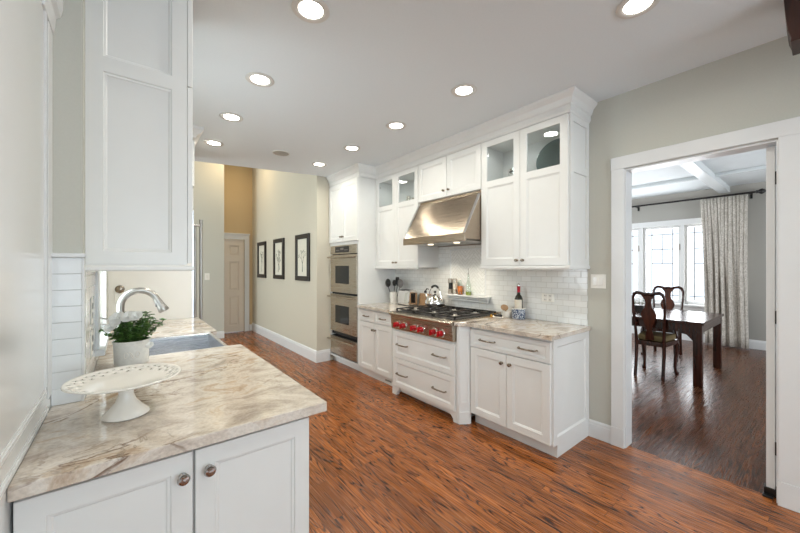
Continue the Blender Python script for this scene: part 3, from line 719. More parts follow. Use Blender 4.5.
# rangetop
def rangetop():
    t = thing('rangetop', 'stainless six-burner gas rangetop with red knobs and black grates', 'rangetop', (2.62, 2.53, .736))
    Y0, Y1 = 2.0755, 2.9845
    b = MB(); b.prism([(2.30, .7365), (2.962, .7365), (2.962, .925), (2.27, .925), (2.24, .918), (2.232, .905), (2.24, .892), (2.262, .888), (2.275, .752), (2.282, .7365)], 'y', Y0, Y1); bd = b.build('body', M['steel'], t, bevel=.003)
    b = MB(); b.box(2.962, 3.004, Y0, Y1, .90, .95); b.build('island_trim', M['steel'], t, bevel=.003)
    b = MB(); b.box(2.325, 2.95, Y0+.03, Y1-.03, .9253, .929); b.build('burner_pan', M['iron'], t)
    for k, y in enumerate((2.205, 2.305, 2.475, 2.58, 2.75, 2.855)):
        z = .797; xf = 2.270
        b = MB(); b.lathe([(.038, 0), (.038, -.006), (.034, -.012), (.022, -.013)], (xf, y, z), 22, 'x'); bz = b.build('knob_bezel', M['chrome'], t, smooth=True)
        b = MB(); b.lathe([(.027, -.0135), (.027, -.018), (.022, -.022), (.020, -.050), (.017, -.054), (.001, -.055)], (xf, y, z), 18, 'x')
        b.box(xf-.066, xf-.03, y-.006, y+.006, z-.024, z+.024); b.build('knob', M['red'], bz, smooth=True)
    for k in range(3):
        y0 = Y0+.022+k*.290; y1 = y0+.284; x0, x1 = 2.325, 2.945
        b = MB(); r = .0075; z = .957
        for yy in (y0+r, y1-r): b.box(x0, x1, yy-r, yy+r, z-.012, z)
        for xx in (x0+r, x1-r, (x0+x1)/2): b.box(xx-r, xx+r, y0, y1, z-.012, z)
        ym = (y0+y1)/2
        for xc in (x0+.16, x1-.16):
            b.box(xc-.005, xc+.005, y0, ym-.03, z-.010, z+.003); b.box(xc-.005, xc+.005, ym+.03, y1, z-.010, z+.003)
            b.box(xc-.145, xc-.03, ym-.005, ym+.005, z-.010, z+.003); b.box(xc+.03, xc+.145, ym-.005, ym+.005, z-.010, z+.003)
        for xx in (x0+r, x1-r):
            for yy in (y0+r, y1-r): b.box(xx-r, xx+r, yy-r, yy+r, .9292, z)
        b.build('grate', M['iron'], t, bevel=.002)
        for xc in (x0+.16, x1-.16):
            b = MB(); b.lathe([(.05, .9292), (.05, .936), (.036, .937), (.034, .944), (.030, .947), (.002, .948)], (xc, ym, 0), 20); b.build('burner', M['steel'] if False else M['nickel'], t, smooth=True)
rangetop()
def hood():
    t = thing('range_hood', 'stainless canopy range hood with sloping front over the rangetop', 'range hood', (2.73, 2.53, 1.65))
    Y0, Y1 = 2.078, 2.981
    z0, z1 = 1.655, 1.728; xf = 2.44
    b = MB(); b.prism([(xf, z0), (xf+.02, z0), (xf+.02, z0+.02), (2.99, z0+.02), (2.99, z0), (3.011, z0), (3.011, 2.163), (2.70, 2.163), (2.70, 2.135), (2.675, 2.125), (xf+.006, z1+.004), (xf, z1)], 'y', Y0, Y1); b.build('canopy', M['steel_hood'], t, bevel=.003)
    for ya in (Y0, Y1-.03):
        b = MB(); e = .004; b.prism([(xf+.006-e, z1+.004), (xf+.006, z1+.0045), (2.674, 2.124), (2.670-e, 2.126)], 'y', ya, ya+.03); b.build('edge_trim', M['chrome'], t)
    b = MB()
    for k in range(3): b.box(2.50, 2.96, Y0+.04+k*.28, Y0+.30+k*.28, z0+.006, z0+.0195)
    b.build('filter', M['nickel'], t, bevel=.003)
    for y in (2.34, 2.72):
        b = MB(); b.lathe([(.03, z0-.001), (.03, z0+.0055), (.001, z0+.0055)], (2.62, y, 0), 16); l = b.build('hood_lamp', M['hoodlamp'], t)
        L = area('hood_light', (2.76, y, z0-.02), (0, 0, 0), .06, .06, 1.3, (1, .90, .74), 110, True)
        L.location = Vector(L.location)-Vector(t.location); L.parent = t
hood()
# oven tower top to crown infill is hidden by the crown itself

# ================================================================== LEFT / PENINSULA
def peninsula():
    t = thing('peninsula_cabinet', 'white two-door peninsula base cabinet under the granite counter in front', 'cabinet', (.15, 1.7, 0))
    b = MB(); b.box(-.205, .497, 1.1805, 1.7145, .09, .879); b.box(-.125, .497, 1.7145, 2.33, .09, .879); b.box(-.10, .45, 1.24, 2.32, 0, .09); b.build('carcass', M['cab'], t)
    fr_ = FY(-.203, 1.16)
    b = MB(fr_); b.panel(0, .3535, .10, .864, st=.052); d0 = b.build('door', M['cab'], t); knob(fr_, .329, .80, d0, .0165, 'knobdark')
    b = MB(fr_); b.panel(.3605, .715, .10, .864, st=.052); d1 = b.build('door', M['cab'], t); knob(fr_, .396, .80, d1, .0165, 'knobdark')
M['knobdark'] = noisy(mat('dark_nickel', sg(176,172,168), .1, 1), 60, .1)
peninsula()
def sink_base():
    t = thing('sink_cabinet', 'white base cabinet below the stainless apron sink', 'cabinet', (.2, 3.0, 0))
    b = MB(); b.box(-.125, .46, 2.335, 2.965, .09, .60); b.box(-.125, .50, 2.965, 3.853, .09, .879); b.box(-.125, .42, 2.335, 3.853, 0, .09); b.build('carcass', M['cab'], t)
    fr_ = FR(.4805, 2.335); ds = doors(t, .003, .627, .10, .60, 2, 0, fr_); knob(fr_, .28, .54, ds[0]); knob(fr_, .35, .54, ds[1])
    fr_ = FR(.5205, 2.965); ds = doors(t, .003, .885, .10, .865, 2, 0, fr_); knob(fr_, .41, .78, ds[0]); knob(fr_, .475, .78, ds[1])
sink_base()
# L-shaped granite top with the sink cut-out
poly = [(LX+.001, 1.135), (.570, 1.135), (.570, 2.325), (.560, 2.337), (.50, 2.337), (.50, 2.345), (.03, 2.345), (.03, 2.965), (.50, 2.965), (.548, 2.975), (.548, 3.853), (-.1265, 3.853), (-.1265, 1.7155), (LX+.001, 1.7155)]
b = MB(); b.prism(poly, 'z', .8795, .914)
tag(b.build('granite_countertop', M['granite'], bevel=.003, origin=(0, 1.135, .8795)), 'large polished beige granite peninsula countertop with cake stand and sink', 'countertop')
def sink():
    t = thing('kitchen_sink', 'deep stainless apron-front sink let into the left counter', 'sink', (.27, 2.65, .62))
    x0, x1, y0, y1, zt, zb = .032, .506, 2.347, 2.963, .905, .67
    def rect(i, z): return [(x0+i, y0+i, z), (x1-i, y0+i, z), (x1-i, y1-i, z), (x0+i, y1-i, z)]
    b = MB(); b.loft([rect(0, .62), rect(0, zt), rect(.018, zt), rect(.020, zt-.004), rect(.022, zb+.03), rect(.05, zb), rect(.2, zb-.004)])
    b.build('basin', M['steel_sink'], t, bevel=.004)
    b = MB(); b.lathe([(.045, zb-.0035), (.045, zb+.001), (.03, zb-.002), (.001, zb-.002)], (.27, 2.65, 0), 20); b.build('drain', M['chrome'], t)
sink()
def faucet():
    bx, by = -.030, 2.66
    t = thing('faucet', 'brushed nickel gooseneck pull-down faucet behind the potted flowers', 'faucet', (bx, by, .914))
    b = MB(); b.lathe([(.030, .9145), (.030, .922), (.024, .928), (.021, .96), (.021, 1.06), (.020, 1.065)], (bx, by, 0), 24); b.build('base', M['nickel'], t, smooth=True)
    pts = [(bx, by, 1.06), (bx, by, 1.13)]; R = .092; cx = bx+R
    for k in range(0, 15):
        a = PI - k/14*math.radians(158); pts.append((cx+R*math.cos(a), by, 1.170+R*math.sin(a)))
    b = MB(); b.tube(pts, .019, 16); b.build('spout', M['nickel'], t, smooth=True)
    e = Vector(pts[-1]); dr = (e-Vector(pts[-2])).normalized()
    b = MB(); b.tube([e-dr*.004, e+dr*.03, e+dr*.06, e+dr*.082, e+dr*.088], [.020,.022,.027,.031,.028], 18); h = b.build('spray_head', M['nickel'], t, smooth=True)
    q = e+dr*.035+Vector((-.018, -.004, -.006)); b = MB(); b.box(q.x-.004, q.x+.004, q.y-.008, q.y+.008, q.z-.014, q.z+.014); b.build('spray_button', M['black'], h, bevel=.002)
    b = MB(); b.cyl((bx, by, 1.075), (bx-.034, by, 1.075), .012); b.tube([(bx-.028, by-.004, 1.08), (bx-.06, by-.03, 1.10), (bx-.118, by-.075, 1.128)], [.006,.005,.0045], 8); b.tube([(bx-.028, by, 1.068), (bx-.06, by-.03, 1.068), (bx-.118, by-.075, 1.088)], [.005,.005,.004], 8); b.build('lever', M['nickel'], t, smooth=True)
faucet()
# stacked glossy tiles on the return and the tiled reveal beside the window
b = MB()
n = 9; h = (1.440-.9146)/n; 
for k in range(n): b.box(LX+.0008, -.1285, 1.7015, 1.7155, .9146+k*h+.0002, .9146+(k+1)*h-.0002)
b.build  # mesh finished below
ts = tag(b.build('tile_return', M['tile_plain'], bevel=.002), 'column of stacked glossy white tiles under a thin ledge, left of the upper cabinet', 'tiles')
b = MB(); b.box(LX+.0008, -.118, 1.690, 1.7155, 1.4405, 1.456); b.build('ledge_cap', M['trim'], ts, bevel=.003)
b = MB(); b.box(-.1284, -.1222, 1.7005, 1.7155, .9146, 1.4395); b.build('edge_strip', M['trim'], ts, bevel=.001)
b = MB()
for (y0, y1, z0, z1) in ((1.7358, WY0-.082, .9146, 1.3945),(WY0-.082, 3.852, .9146, WZ0-.032)): b.box(-.1268, -.1205, y0, y1, z0, z1)
rv = tag(b.build('tile_backsplash', M['tile'], origin=(-.1268, 1.7358, .9146)), 'white tile strip on the sink wall, beside and below the window', 'backsplash')
for z in (1.02, 1.16):
    b = MB(); b.box(-.1203, -.1160, 1.95, 2.02, z, z+.115); p = tag(b.build('wall_outlet', M['plate_sw'], bevel=.002), 'white outlet plate on the sink wall tiles, %s of the pair by the tile return' % ('lower' if z < 1.1 else 'upper'), 'outlet')
    b = MB(); b.box(-.1159, -.1145, 1.975, 1.995, z+.025, z+.05).box(-.1159, -.1145, 1.975, 1.995, z+.065, z+.09); b.build('socket', M['dark_slot'], p)

def left_upper():
    Y0, Y1 = 1.80, 2.24; x0, x1 = -.1265, .212
    t = thing('upper_cabinet', 'tall white upper cabinet on the left, panelled end over the flower pot', 'cabinet', (.04, 2.0, 1.40))
    b = MB(); b.box(x0, x1, Y0+.0125, Y1, 1.42, CZ-.001); b.build('carcass', M['cab'], t)
    b = MB(FY(x0, Y0)); W = x1-x0
    px0, px1 = .052, .282
    b.box(0, px0, 0, .012, 1.42, CZ-.001); b.box(px1, W, 0, .012, 1.42, CZ-.001)
    for (a, c) in ((1.42, 1.47), (2.19, 2.25), (2.70, CZ-.001)): b.box(px0, px1, 0, .012, a, c)
    def rect(i, yy, z0, z1): return [(px0+i, yy, z0+i), (px1-i, yy, z0+i), (px1-i, yy, z1-i), (px0+i, yy, z1-i)]
    for (z0, z1) in ((1.47, 2.19), (2.25, 2.70)): b.loft([rect(0, 0, z0, z1), rect(.003, .005, z0, z1), rect(.009, .0065, z0, z1), rect(.013, .0105, z0, z1)], cap0=False)
    b.build('end_panel', M['cab'], t)
    fr_ = FR(.234, Y0)
    b = MB(fr_); b.panel(.002, Y1-Y0-.002, 1.425, 2.22, st=.055); d = b.build('door', M['cab'], t); knob(fr_, .41, 1.48, d, .013)
    b = MB(fr_); b.panel(.002, Y1-Y0-.002, 2.226, 2.755, st=.055); d = b.build('door', M['cab'], t); knob(fr_, .41, 2.27, d, .013)
    b = MB(); b.sweep([(x0, Y0), (x1+.004, Y0), (x1+.004, Y1)], [(0, 1.389), (.016, 1.389), (.021, 1.395), (.021, 1.406), (.012, 1.415), (0, 1.415)], -1)
    b.box(x0, x1, Y0+.001, Y1-.001, 1.405, 1.4195); b.build('light_rail', M['cab'], t)
left_upper()
def fridge():
    t = thing('refrigerator_surround', 'pale full-height panels and top cupboard enclosing the refrigerator', 'cabinet', (.2, 4.4, 0))
    b = MB(); b.box(-.126, .497, 3.856, 3.876, 0, CZ-.001); b.build('side_panel', M['beige_panel'], t)
    b = MB(); b.box(-.126, .475, 4.81, 4.83, 0, CZ-.001); b.build('side_panel', M['cab'], t)
    b = MB(); b.box(-.126, .475, 3.8765, 4.8095, 2.20, CZ-.001); b.build('top_box', M['cab'], t)
    fr_ = FR(.518, 3.878); ds = doors(t, 0, .95, 2.205, 2.66, 2, 0, fr_); knob(fr_, .46, 2.25, ds[0]); knob(fr_, .51, 2.25, ds[1])
    b = MB(); b.sweep([(.30, 3.856), (.500, 3.856), (.500, 4.83)], [(0, 2.665), (.022, 2.67), (.03, 2.69), (.085, 2.74), (.085, CZ-.0005), (0, CZ-.0005)], -1); b.build('crown', M['cab'], t)
    t = thing('refrigerator', 'built-in stainless refrigerator with a tall bar handle, beyond the sink counter', 'refrigerator', (.2, 4.34, 0))
    b = MB(); b.box(-.12, .46, 3.879, 4.807, .06, 2.19); b.box(-.12, .40, 3.90, 4.79, 0, .06); b.build('body', M['greyplastic'], t)
    b = MB(); b.box(.461, .51, 3.881, 4.805, 1.985, 2.185); b.build('grille', M['cab'], t, bevel=.003)
    for (y0, y1, ys) in ((3.881, 4.25, 4.19), (4.256, 4.805, 4.32)):
        b = MB(); b.box(.461, .515, y0, y1, .10, 1.965); d = b.build('door', M['steel_sink'], t, bevel=.004)
        ys = 4.05 if ys == 4.19 else 4.45
        b = MB(); b.cyl((.600, ys, .80), (.600, ys, 1.90), .016, seg=14)
        for z in (.86, 1.84): b.cyl((.515, ys, z), (.600, ys, z), .011)
        b.build('handle', M['nickel'], d, smooth=True)
fridge()
# round socket plate on the pale side panel
b = MB(); b.box(-.085, -.010, 3.8490, 3.8555, 1.10, 1.215); p = tag(b.build('wall_outlet', M['plate_sw'], bevel=.002), 'cover plate with a dark round dial on the pale panel behind the faucet', 'outlet')
b = MB(); b.lathe([(.034, 3.8485), (.034, 3.843), (.028, 3.838), (.001, 3.837)], (-.048, 0, 1.215), 22, 'y'); b.build('dial', M['pull'], p, smooth=True)

# ================================================================== CEILING LIGHTS
def downlight():
    t = thing('ceiling_light', '', 'ceiling light', (0, 0, CZ), world=False)
    b = MB(); b.lathe([(.062, -.0002), (.095, -.0002), (.098, -.004), (.094, -.008), (.072, -.010), (.062, -.004)], (0, 0, 0), 36, cap0=False, cap1=False); b.bm.verts.ensure_lookup_table(); b.build('trim_ring', M['ringwhite'], t, smooth=True)
    b = MB(); b.lathe([(.0705, -.0003), (.0705, -.0045), (.001, -.0062)], (0, 0, 0), 30); b.build('lens', M['lamp'], t, smooth=True)
    d = bpy.data.lights.new('lamp', 'AREA'); d.shape = 'DISK'; d.size = .13; d.energy = 4.3; d.color = (1, .97, .86); d.spread = math.radians(165)
    o = bpy.data.objects.new('lamp', d); COL.objects.link(o); o.location = (0, 0, -.012); o.parent = t
    return t
LP = [(.755, 1.69, 'nearest of the left row of ceiling downlights, partly above the left cabinet'), (.75, 2.55, 'second from the camera in the left row of recessed ceiling lights'),
      (.735, 3.345, 'third from the camera in the left row of recessed ceiling lights'), (.74, 4.16, 'farthest of the left row of recessed lights, near the refrigerator crown'),
      (2.015, 1.725, 'recessed ceiling light in front of the right glass-door cabinet'), (2.01, 2.56, 'recessed ceiling light in front of the range hood cabinet'),
      (1.995, 3.355, 'recessed ceiling light in front of the cabinet left of the hood'), (1.97, 4.15, 'recessed ceiling light in front of the oven tower'),
      (2.057, .60, 'recessed ceiling light cut by the top edge, above the doorway side')]
dl = downlight()
for i, (x, y, lab) in enumerate(LP):
    o = dl if i == 0 else copy_tree(dl)
    o.location = (x, y, CZ); o['label'] = lab; o['group'] = 'recessed ceiling lights'
for (x, y) in ((.75, .3), (.75, -1.2), (2.05, -1.2), (.75, -2.7), (2.05, -2.7)):
    o = copy_tree(dl); o.location = (x, y, CZ); o['label'] = 'recessed ceiling light behind the viewpoint, over the near end of the kitchen'; o['group'] = 'recessed ceiling lights behind the viewpoint'
t = thing('ceiling_light', 'warm glass ceiling lamp high in the hall, hidden by the lower kitchen ceiling', 'ceiling light', (1.55, 7.0, 3.95))
b = MB(); b.cyl((1.55, 7.0, 4.199), (1.55, 7.0, 3.95), .02, seg=10); b.lathe([(.02, 3.95), (.12, 3.93), (.16, 3.86), (.10, 3.78), (.001, 3.77)], (1.55, 7.0, 0), 24); b.build('globe', M['hoodlamp'], t, smooth=True)
L = area('hall_light', (1.55, 7.0, 3.72), (0, 0, 0), .3, .3, 9, (1, .74, .42), 180, True); L.location = Vector(L.location)-Vector(t.location); L.parent = t
t = thing('ceiling_speaker', 'round grey flush ceiling speaker between the two rows of lights', 'speaker', (1.427, 4.033, CZ-.006))
b = MB(); b.lathe([(.088, CZ-.0003), (.088, CZ-.004), (.001, CZ-.006)], (1.427, 4.033, 0), 30); b.build('grille', M['speaker'], t)
b = MB(); b.lathe([(.0885, CZ-.0003), (.096, CZ-.0003), (.096, CZ-.006), (.0885, CZ-.006), (.0885, CZ-.0003)], (1.427, 4.033, 0), 30, cap0=False, cap1=False); b.build('rim', M['ringwhite'], t)

# dark wooden beam end at the top right
b = MB(); b.prism([(.10, 2.500), (.10, 2.52), (.112, 2.56), (.125, CZ-.001), (-2.4, CZ-.001), (-2.4, 2.50)], 'x', 2.51, 2.69)
tag(b.build('ceiling_beam', M['beamwood'], bevel=.003), 'dark brown wooden beam end hanging from the ceiling at the top right corner', 'beam')

# ================================================================== WALL PLATES
def plate(name, label, cat, M4, w_, h_, n, kind):
    t = thing(name, label, cat, tuple(M4.translation))
    b = MB(M4); b.box(-w_/2, w_/2, -.006, -.0003, -h_/2, h_/2); b.build('plate', M['plate_sw'], t, bevel=.002)
    for k in range(n):
        x = (k-(n-1)/2)*.045
        b = MB(M4); b.box(x-.016, x+.016, -.009, -.0061, -.032, .032); r_ = b.build('rocker' if kind == 's' else 'socket', M['ceramic'], t, bevel=.001)
        if kind == 'o':
            b = MB(M4)
            for zz_ in (-.018, .018): b.box(x-.008, x-.005, -.0095, -.0091, zz_-.006, zz_+.006); b.box(x+.005, x+.008, -.0095, -.0091, zz_-.006, zz_+.006)
            b.build('slots', M['dark_slot'], r_)
plate('light_switch', 'double rocker switch plate on the grey wall left of the doorway', 'switch', FX(WX, 1.157, 1.291), .116, .116, 2, 's')
plate('wall_outlet', 'white double outlet on the backsplash right of the wine bottle', 'outlet', FX(3.0115, 1.58, 1.128), .12, .075, 2, 'o')
plate('light_switch', 'single white switch on the pale hall wall beside the refrigerator', 'switch', FY(1.215, 7.5, 1.23), .085, .13, 1, 's')

# ================================================================== PICTURES IN THE HALL
def picture():
    t = thing('framed_picture', '', 'picture', (0, 0, 0), world=False)
    fr_ = FX(0, 0, 0); Wp, Hp = .54, .74
    b = MB(fr_); e = .075
    for (x0, x1, z0, z1) in ((-Wp/2, Wp/2, -Hp/2, -Hp/2+e), (-Wp/2, Wp/2, Hp/2-e, Hp/2), (-Wp/2, -Wp/2+e, -Hp/2+e, Hp/2-e), (Wp/2-e, Wp/2, -Hp/2+e, Hp/2-e)): b.box(x0, x1, -.03, -.0005, z0, z1)
    b.build('frame', M['frame_black'], t, bevel=.005)
    b = MB(fr_); b.box(-Wp/2+e, Wp/2-e, -.012, -.0005, -Hp/2+e, Hp/2-e); p = b.build('print', M['print'], t)
    return t, fr_
def ink(fr_, parent, kind, rnd):
    b = MB(fr_); y = -.0135
    def br_(x, z, a, L, r, d):
        x2, z2 = x+L*math.sin(a), z+L*math.cos(a)
        b.tube([(x, y, z), ((x+x2)/2+rnd.uniform(-.004,.004), y, (z+z2)/2), (x2, y, z2)], [r, r*.8, r*.5], 5)
        if d:
            for s in (-1, 1): br_(x2, z2, a+s*rnd.uniform(.25, .6), L*.72, r*.62, d-1)
        else:
            for q in range(3): b.lathe([(.001, -.0006), (rnd.uniform(.005, .01), 0), (.001, .0006)], (x2+rnd.uniform(-.012,.012), y, z2+rnd.uniform(-.012,.012)), 6, 'y')
    if kind == 0: br_(0, -.23, 0, .13, .006, 3)
    elif kind == 1:
        br_(-.03, -.24, .1, .12, .005, 2); br_(.04, -.2, -.25, .15, .004, 2); br_(-.02, -.02, .15, .08, .004, 2)
    else:
        br_(0, -.24, .06, .16, .004, 2); br_(.01, -.05, -.08, .1, .003, 2)
    b.build('drawing', M['print_ink'], parent)
pcs = [(5.19, 'nearest of the three black-framed prints on the hall wall, a branching plant'), (6.27, 'middle one of the three black-framed botanical prints on the hall wall'), (7.28, 'farthest of the three black-framed botanical prints, nearest the hall door')]
for i, (y, lab) in enumerate(pcs):
    t, fr_ = picture(); t.location = (2.19, y, 1.565); t['label'] = lab; t['group'] = 'framed prints in the hall'
    p = [c for c in t.children if c.name.startswith('print')][0]
    ink(fr_, p, i, random.Random(5+i))

# ================================================================== CAKE STAND
def cake():
    cx, cy = -.002, 1.455; r = .154; zb = 1.024
    t = thing('cake_stand', 'white ceramic pedestal cake stand with a pierced rim, on the granite', 'cake stand', (cx, cy, .914))
    b = MB(); b.lathe([(.001, .9145), (.060, .9145), (.064, .918), (.062, .924), (.045, .94), (.028, .962), (.020, .985), (.024, zb-.006), (.05, zb-.001)], (cx, cy, 0), 36, cap0=True, cap1=True); b.build('pedestal', M['ceramic'], t, smooth=True)
    # plate with pierced band: faceted grid with some faces left out
    seg = 84; rings = [(.001, zb), (.06, zb), (.108, zb+.002), (.1155, zb+.004), (.123, zb+.0065), (.1305, zb+.009), (.1365, zb+.011), (.142, zb+.013), (.149, zb+.015), (r, zb+.017)]
    bm = bmesh.new(); L = []
    for (rr, z) in rings: L.append([bm.verts.new((cx+rr*math.cos(2*PI*k/seg), cy+rr*math.sin(2*PI*k/seg), z)) for k in range(seg)])
    bm.faces.new(L[0])
    for i in range(len(rings)-1):
        for k in range(seg):
            hole = (i in (3, 5) and k % 4 == (0 if i == 3 else 2)) or (i == 6 and k % 4 == 0)
            if hole: continue
            bm.faces.new([L[i][k], L[i][(k+1)%seg], L[i+1][(k+1)%seg], L[i+1][k]])
    b = MB(); b.bm.free(); b.bm = bm; o = b.build('plate', M['ceramic'], t, smooth=True)
    so = o.modifiers.new('solid', 'SOLIDIFY'); so.thickness = .005; so.offset = 0
cake()

# ================================================================== POTTED PLANT
def plant():
    cx, cy = .019, 2.225; z0 = .9145; R = .074; H = .120
    t = thing('potted_plant', 'white flowering plant in a matt white pot beside the sink', 'plant', (cx, cy, .914))
    b = MB(); b.lathe([(.001, z0), (R*.93, z0), (R*.95, z0+.003), (R, z0+H-.012), (R*1.05, z0+H-.01), (R*1.05, z0+H), (R*.96, z0+H), (R*.94, z0+H-.03), (.001, z0+H-.03)], (cx, cy, 0), 32); pot = b.build('pot', M['ceramic_matt'], t, smooth=True)
    # raised swirls and a band on the pot
    b = MB()
    def onpot(a, z, out=.0015):
        return (cx+(R*.985+out)*math.cos(a), cy+(R*.985+out)*math.sin(a), z0+z)
    a0 = math.atan2(-cy, -cx)
    for k, (da, fl) in enumerate(((-.32, 1), (.0, -1), (.32, 1))):
        pts = [onpot(a0+da+fl*.13*math.cos(q*.62)*(1-q*.05), .052+.018*math.sin(q*.62+(0 if fl > 0 else 1))*(1-q*.04)) for q in range(11)]
        b.tube(pts, .0016, 6)
    b.build('relief', M['ceramic'], pot, smooth=True)
    b = MB(); b.lathe([(.001, z0+H-.0295), (R*.93, z0+H-.0295), (R*.9, z0+H-.022), (.001, z0+H-.018)], (cx, cy, 0), 20); b.build('soil', M['soil'], t)
    rnd = random.Random(3); lv = MB(); st = MB(); fl = []
    def leaf(p, d, L, wd):
        d = d.normalized(); side = d.cross(Vector((rnd.uniform(-.3,.3), rnd.uniform(-.3,.3), 1))).normalized(); up = side.cross(d).normalized()
        pts = [(0, 0, 0), (.3, .8, .1), (.6, 1, .12), (1, 0, -.15), (.6, -1, .12), (.3, -.8, .1)]
        vs = [p+d*(a*L)+side*(s_*wd)+up*(u*L) for a, s_, u in pts]; m0 = p+d*(.45*L)
        vv = [lv._v(q) for q in vs]; c = lv._v(m0)
        for i in range(6): lv._f([vv[i], vv[(i+1)%6], c])
    for k in range(52):
        a = rnd.uniform(0, 2*PI); tilt = rnd.uniform(.02, .80); L = rnd.uniform(.08, .17)
        base = Vector((cx+.03*math.cos(a), cy+.03*math.sin(a), z0+H-.028)); d = Vector((math.cos(a)*math.sin(tilt), math.sin(a)*math.sin(tilt), math.cos(tilt)))
        pts = [base+d*(L*q/5)-Vector((0, 0, 1))*(.02*(q/5)**2*tilt) for q in range(6)]
        st.tube(pts, [.0016]*6, 5)
        for q in range(1, 6):
            for s_ in range(5):
                aa = rnd.uniform(0, 2*PI); dd_ = Vector((math.cos(aa), math.sin(aa), rnd.uniform(-.2, .6))); leaf(pts[q], dd_, rnd.uniform(.02, .038), rnd.uniform(.006, .011))
    st.build('stems', M['stem'], t); lv.build('foliage', M['leaf'], t)
    for (lf, dz, s_) in ((.072, .142, 1.9), (.018, .148, 1.8), (-.02, .152, 1.6), (.108, .095, 1.4), (.082, .118, 1.3), (-.085, .012, 1.0)):
        lf -= .018; dx, dy = -.78*lf-.012, .626*lf-.112
        b = MB(); c = Vector((cx+dx, cy+dy, z0+H+dz-.02))
        ax = Vector((-.35, -.65, .67)).normalized(); e1 = ax.cross(Vector((0, 0, 1))).normalized(); e2 = ax.cross(e1)
        for ring, (n_, rr, tl) in enumerate(((6, .017*s_, .25), (5, .014*s_, .6), (4, .009*s_, 1.0))):
            for q in range(n_):
                a = 2*PI*q/n_+ring*.5; ra = e1*math.cos(a)+e2*math.sin(a); sd = -e1*math.sin(a)+e2*math.cos(a); d = ra*math.cos(tl)+ax*math.sin(tl)
                v = [c, c+d*rr*.4+sd*rr*.5, c+d*rr*.85+sd*rr*.55, c+d*rr*1.1+sd*rr*.2, c+d*rr*1.1-sd*rr*.2, c+d*rr*.85-sd*rr*.55, c+d*rr*.4-sd*rr*.5]
                b._f([b._v(x) for x in v])
        b.lathe([(.001, -.004*s_), (.005*s_, 0), (.004*s_, .004*s_), (.0005, .006*s_)], tuple(c), 10); b.build('blossom', M['petal'], t)
plant()

# ================================================================== COUNTER OBJECTS (right run)
def crock():
    cx, cy = 2.86, 3.69; z = .9145
    t = thing('utensil_crock', 'white ceramic crock by the oven tower, holding kitchen utensils', 'crock', (cx, cy, z))
    b = MB(); b.lathe([(.001, z), (.056, z), (.058, z+.004), (.060, z+.155), (.056, z+.157), (.053, z+.15), (.053, z+.01), (.001, z+.01)], (cx, cy, 0), 28); b.build('vessel', M['ceramic'], t, smooth=True)
    def uten(name, lab, dx, dy, lean, head, mt):
        b = MB(); p0 = Vector((cx+dx*.5, cy+dy*.5, z+.0115)); p1 = Vector((cx+dx+lean[0]*.55, cy+dy+lean[1]*.55, z+.2)); p2 = p1+(p1-p0).normalized()*.05
        b.cyl(p0, p2, .006, .005, 8)
        if head == 'ladle': b.lathe([(.001, -.03), (.036, -.015), (.060, .0), (.053, .012), (.001, .03)], tuple(p2+Vector((0, 0, .03))), 16, 'x', sx=1, sy=1)
        elif head == 'spat':
            b.prism([(p2.y-.018, p2.z-.01), (p2.y+.018, p2.z-.01), (p2.y+.044, p2.z+.07), (p2.y+.032, p2.z+.11), (p2.y-.032, p2.z+.11), (p2.y-.044, p2.z+.07)], 'x', p2.x-.003, p2.x+.003)
        else: b.lathe([(.001, -.045), (.03, -.035), (.042, 0), (.032, .035), (.001, .045)], tuple(p2+Vector((0, 0, .03))), 14, 'z', sx=.3, sy=1)
        tag(b.build(name, M[mt], smooth=False), lab, 'utensil')
    uten('ladle', 'black round-headed ladle at the left of the white crock', -.012, .035, (-.04, .07), 'ladle', 'black')
    uten('spatula', 'black spatula standing upright in the white crock', .025, .004, (.05, .0), 'spat', 'black')
    uten('serving_spoon', 'short black serving spoon in the white crock', -.015, -.012, (0, -.02), 'spoon', 'black')
    uten('skimmer', 'round grey skimmer leaning right out of the white crock', .015, -.035, (0, -.11), 'ladle', 'greyplastic')
crock()
def toaster():
    t = thing('toaster', 'chrome two-slot toaster between the crock and the kettle', 'toaster', (2.86, 3.41, .9145))
    x0, x1, y0, y1, z0, z1 = 2.79, 2.95, 3.30, 3.53, .925, 1.115
    def sec(y, i): return [(x0+i, y, z0), (x1-i, y, z0), (x1-i, y, z1-.04), (x1-i-.012, y, z1-.012), (x1-i-.04, y, z1-i*.3), (x0+i+.04, y, z1-i*.3), (x0+i+.012, y, z1-.012), (x0+i, y, z1-.04)]
    b = MB(); b.loft([sec(y0, .012), sec(y0+.012, 0), sec(y1-.012, 0), sec(y1, .012)]); b.build('body', M['chrome'], t, smooth=True)
    b = MB(); b.box(x0+.004, x1-.004, y0+.006, y1-.006, .9147, .9249); b.build('base', M['black'], t)
    b = MB()
    for xx in (2.825, 2.88): b.box(xx, xx+.028, y0+.035, y1-.035, z1-.006, z1+.0012)
    b.build('slot', M['dark_slot'], t)
    b = MB(); b.box(2.848, 2.882, y0-.022, y0+.001, 1.04, 1.055); b.box(2.83, 2.90, y0-.003, y0-.0005+.001, .95, 1.075); b.build('lever', M['black'], t, bevel=.003)
    b = MB(); b.lathe([(.014, 0), (.013, -.012), (.001, -.013)], (2.865, y0-.003, .975), 14, 'y'); b.build('dial', M['black'], t)
toaster()
t = thing('cutting_board', 'small wooden board leaning on the tiles behind the kettle', 'cutting board', (2.99, 3.2, .9145))
b = MB(); b.prism([(2.975, .9147), (2.987, .9147), (3.0105, 1.07), (2.9985, 1.07)], 'y', 3.08, 3.32); b.build('board', M['woodlight'], t, bevel=.003)
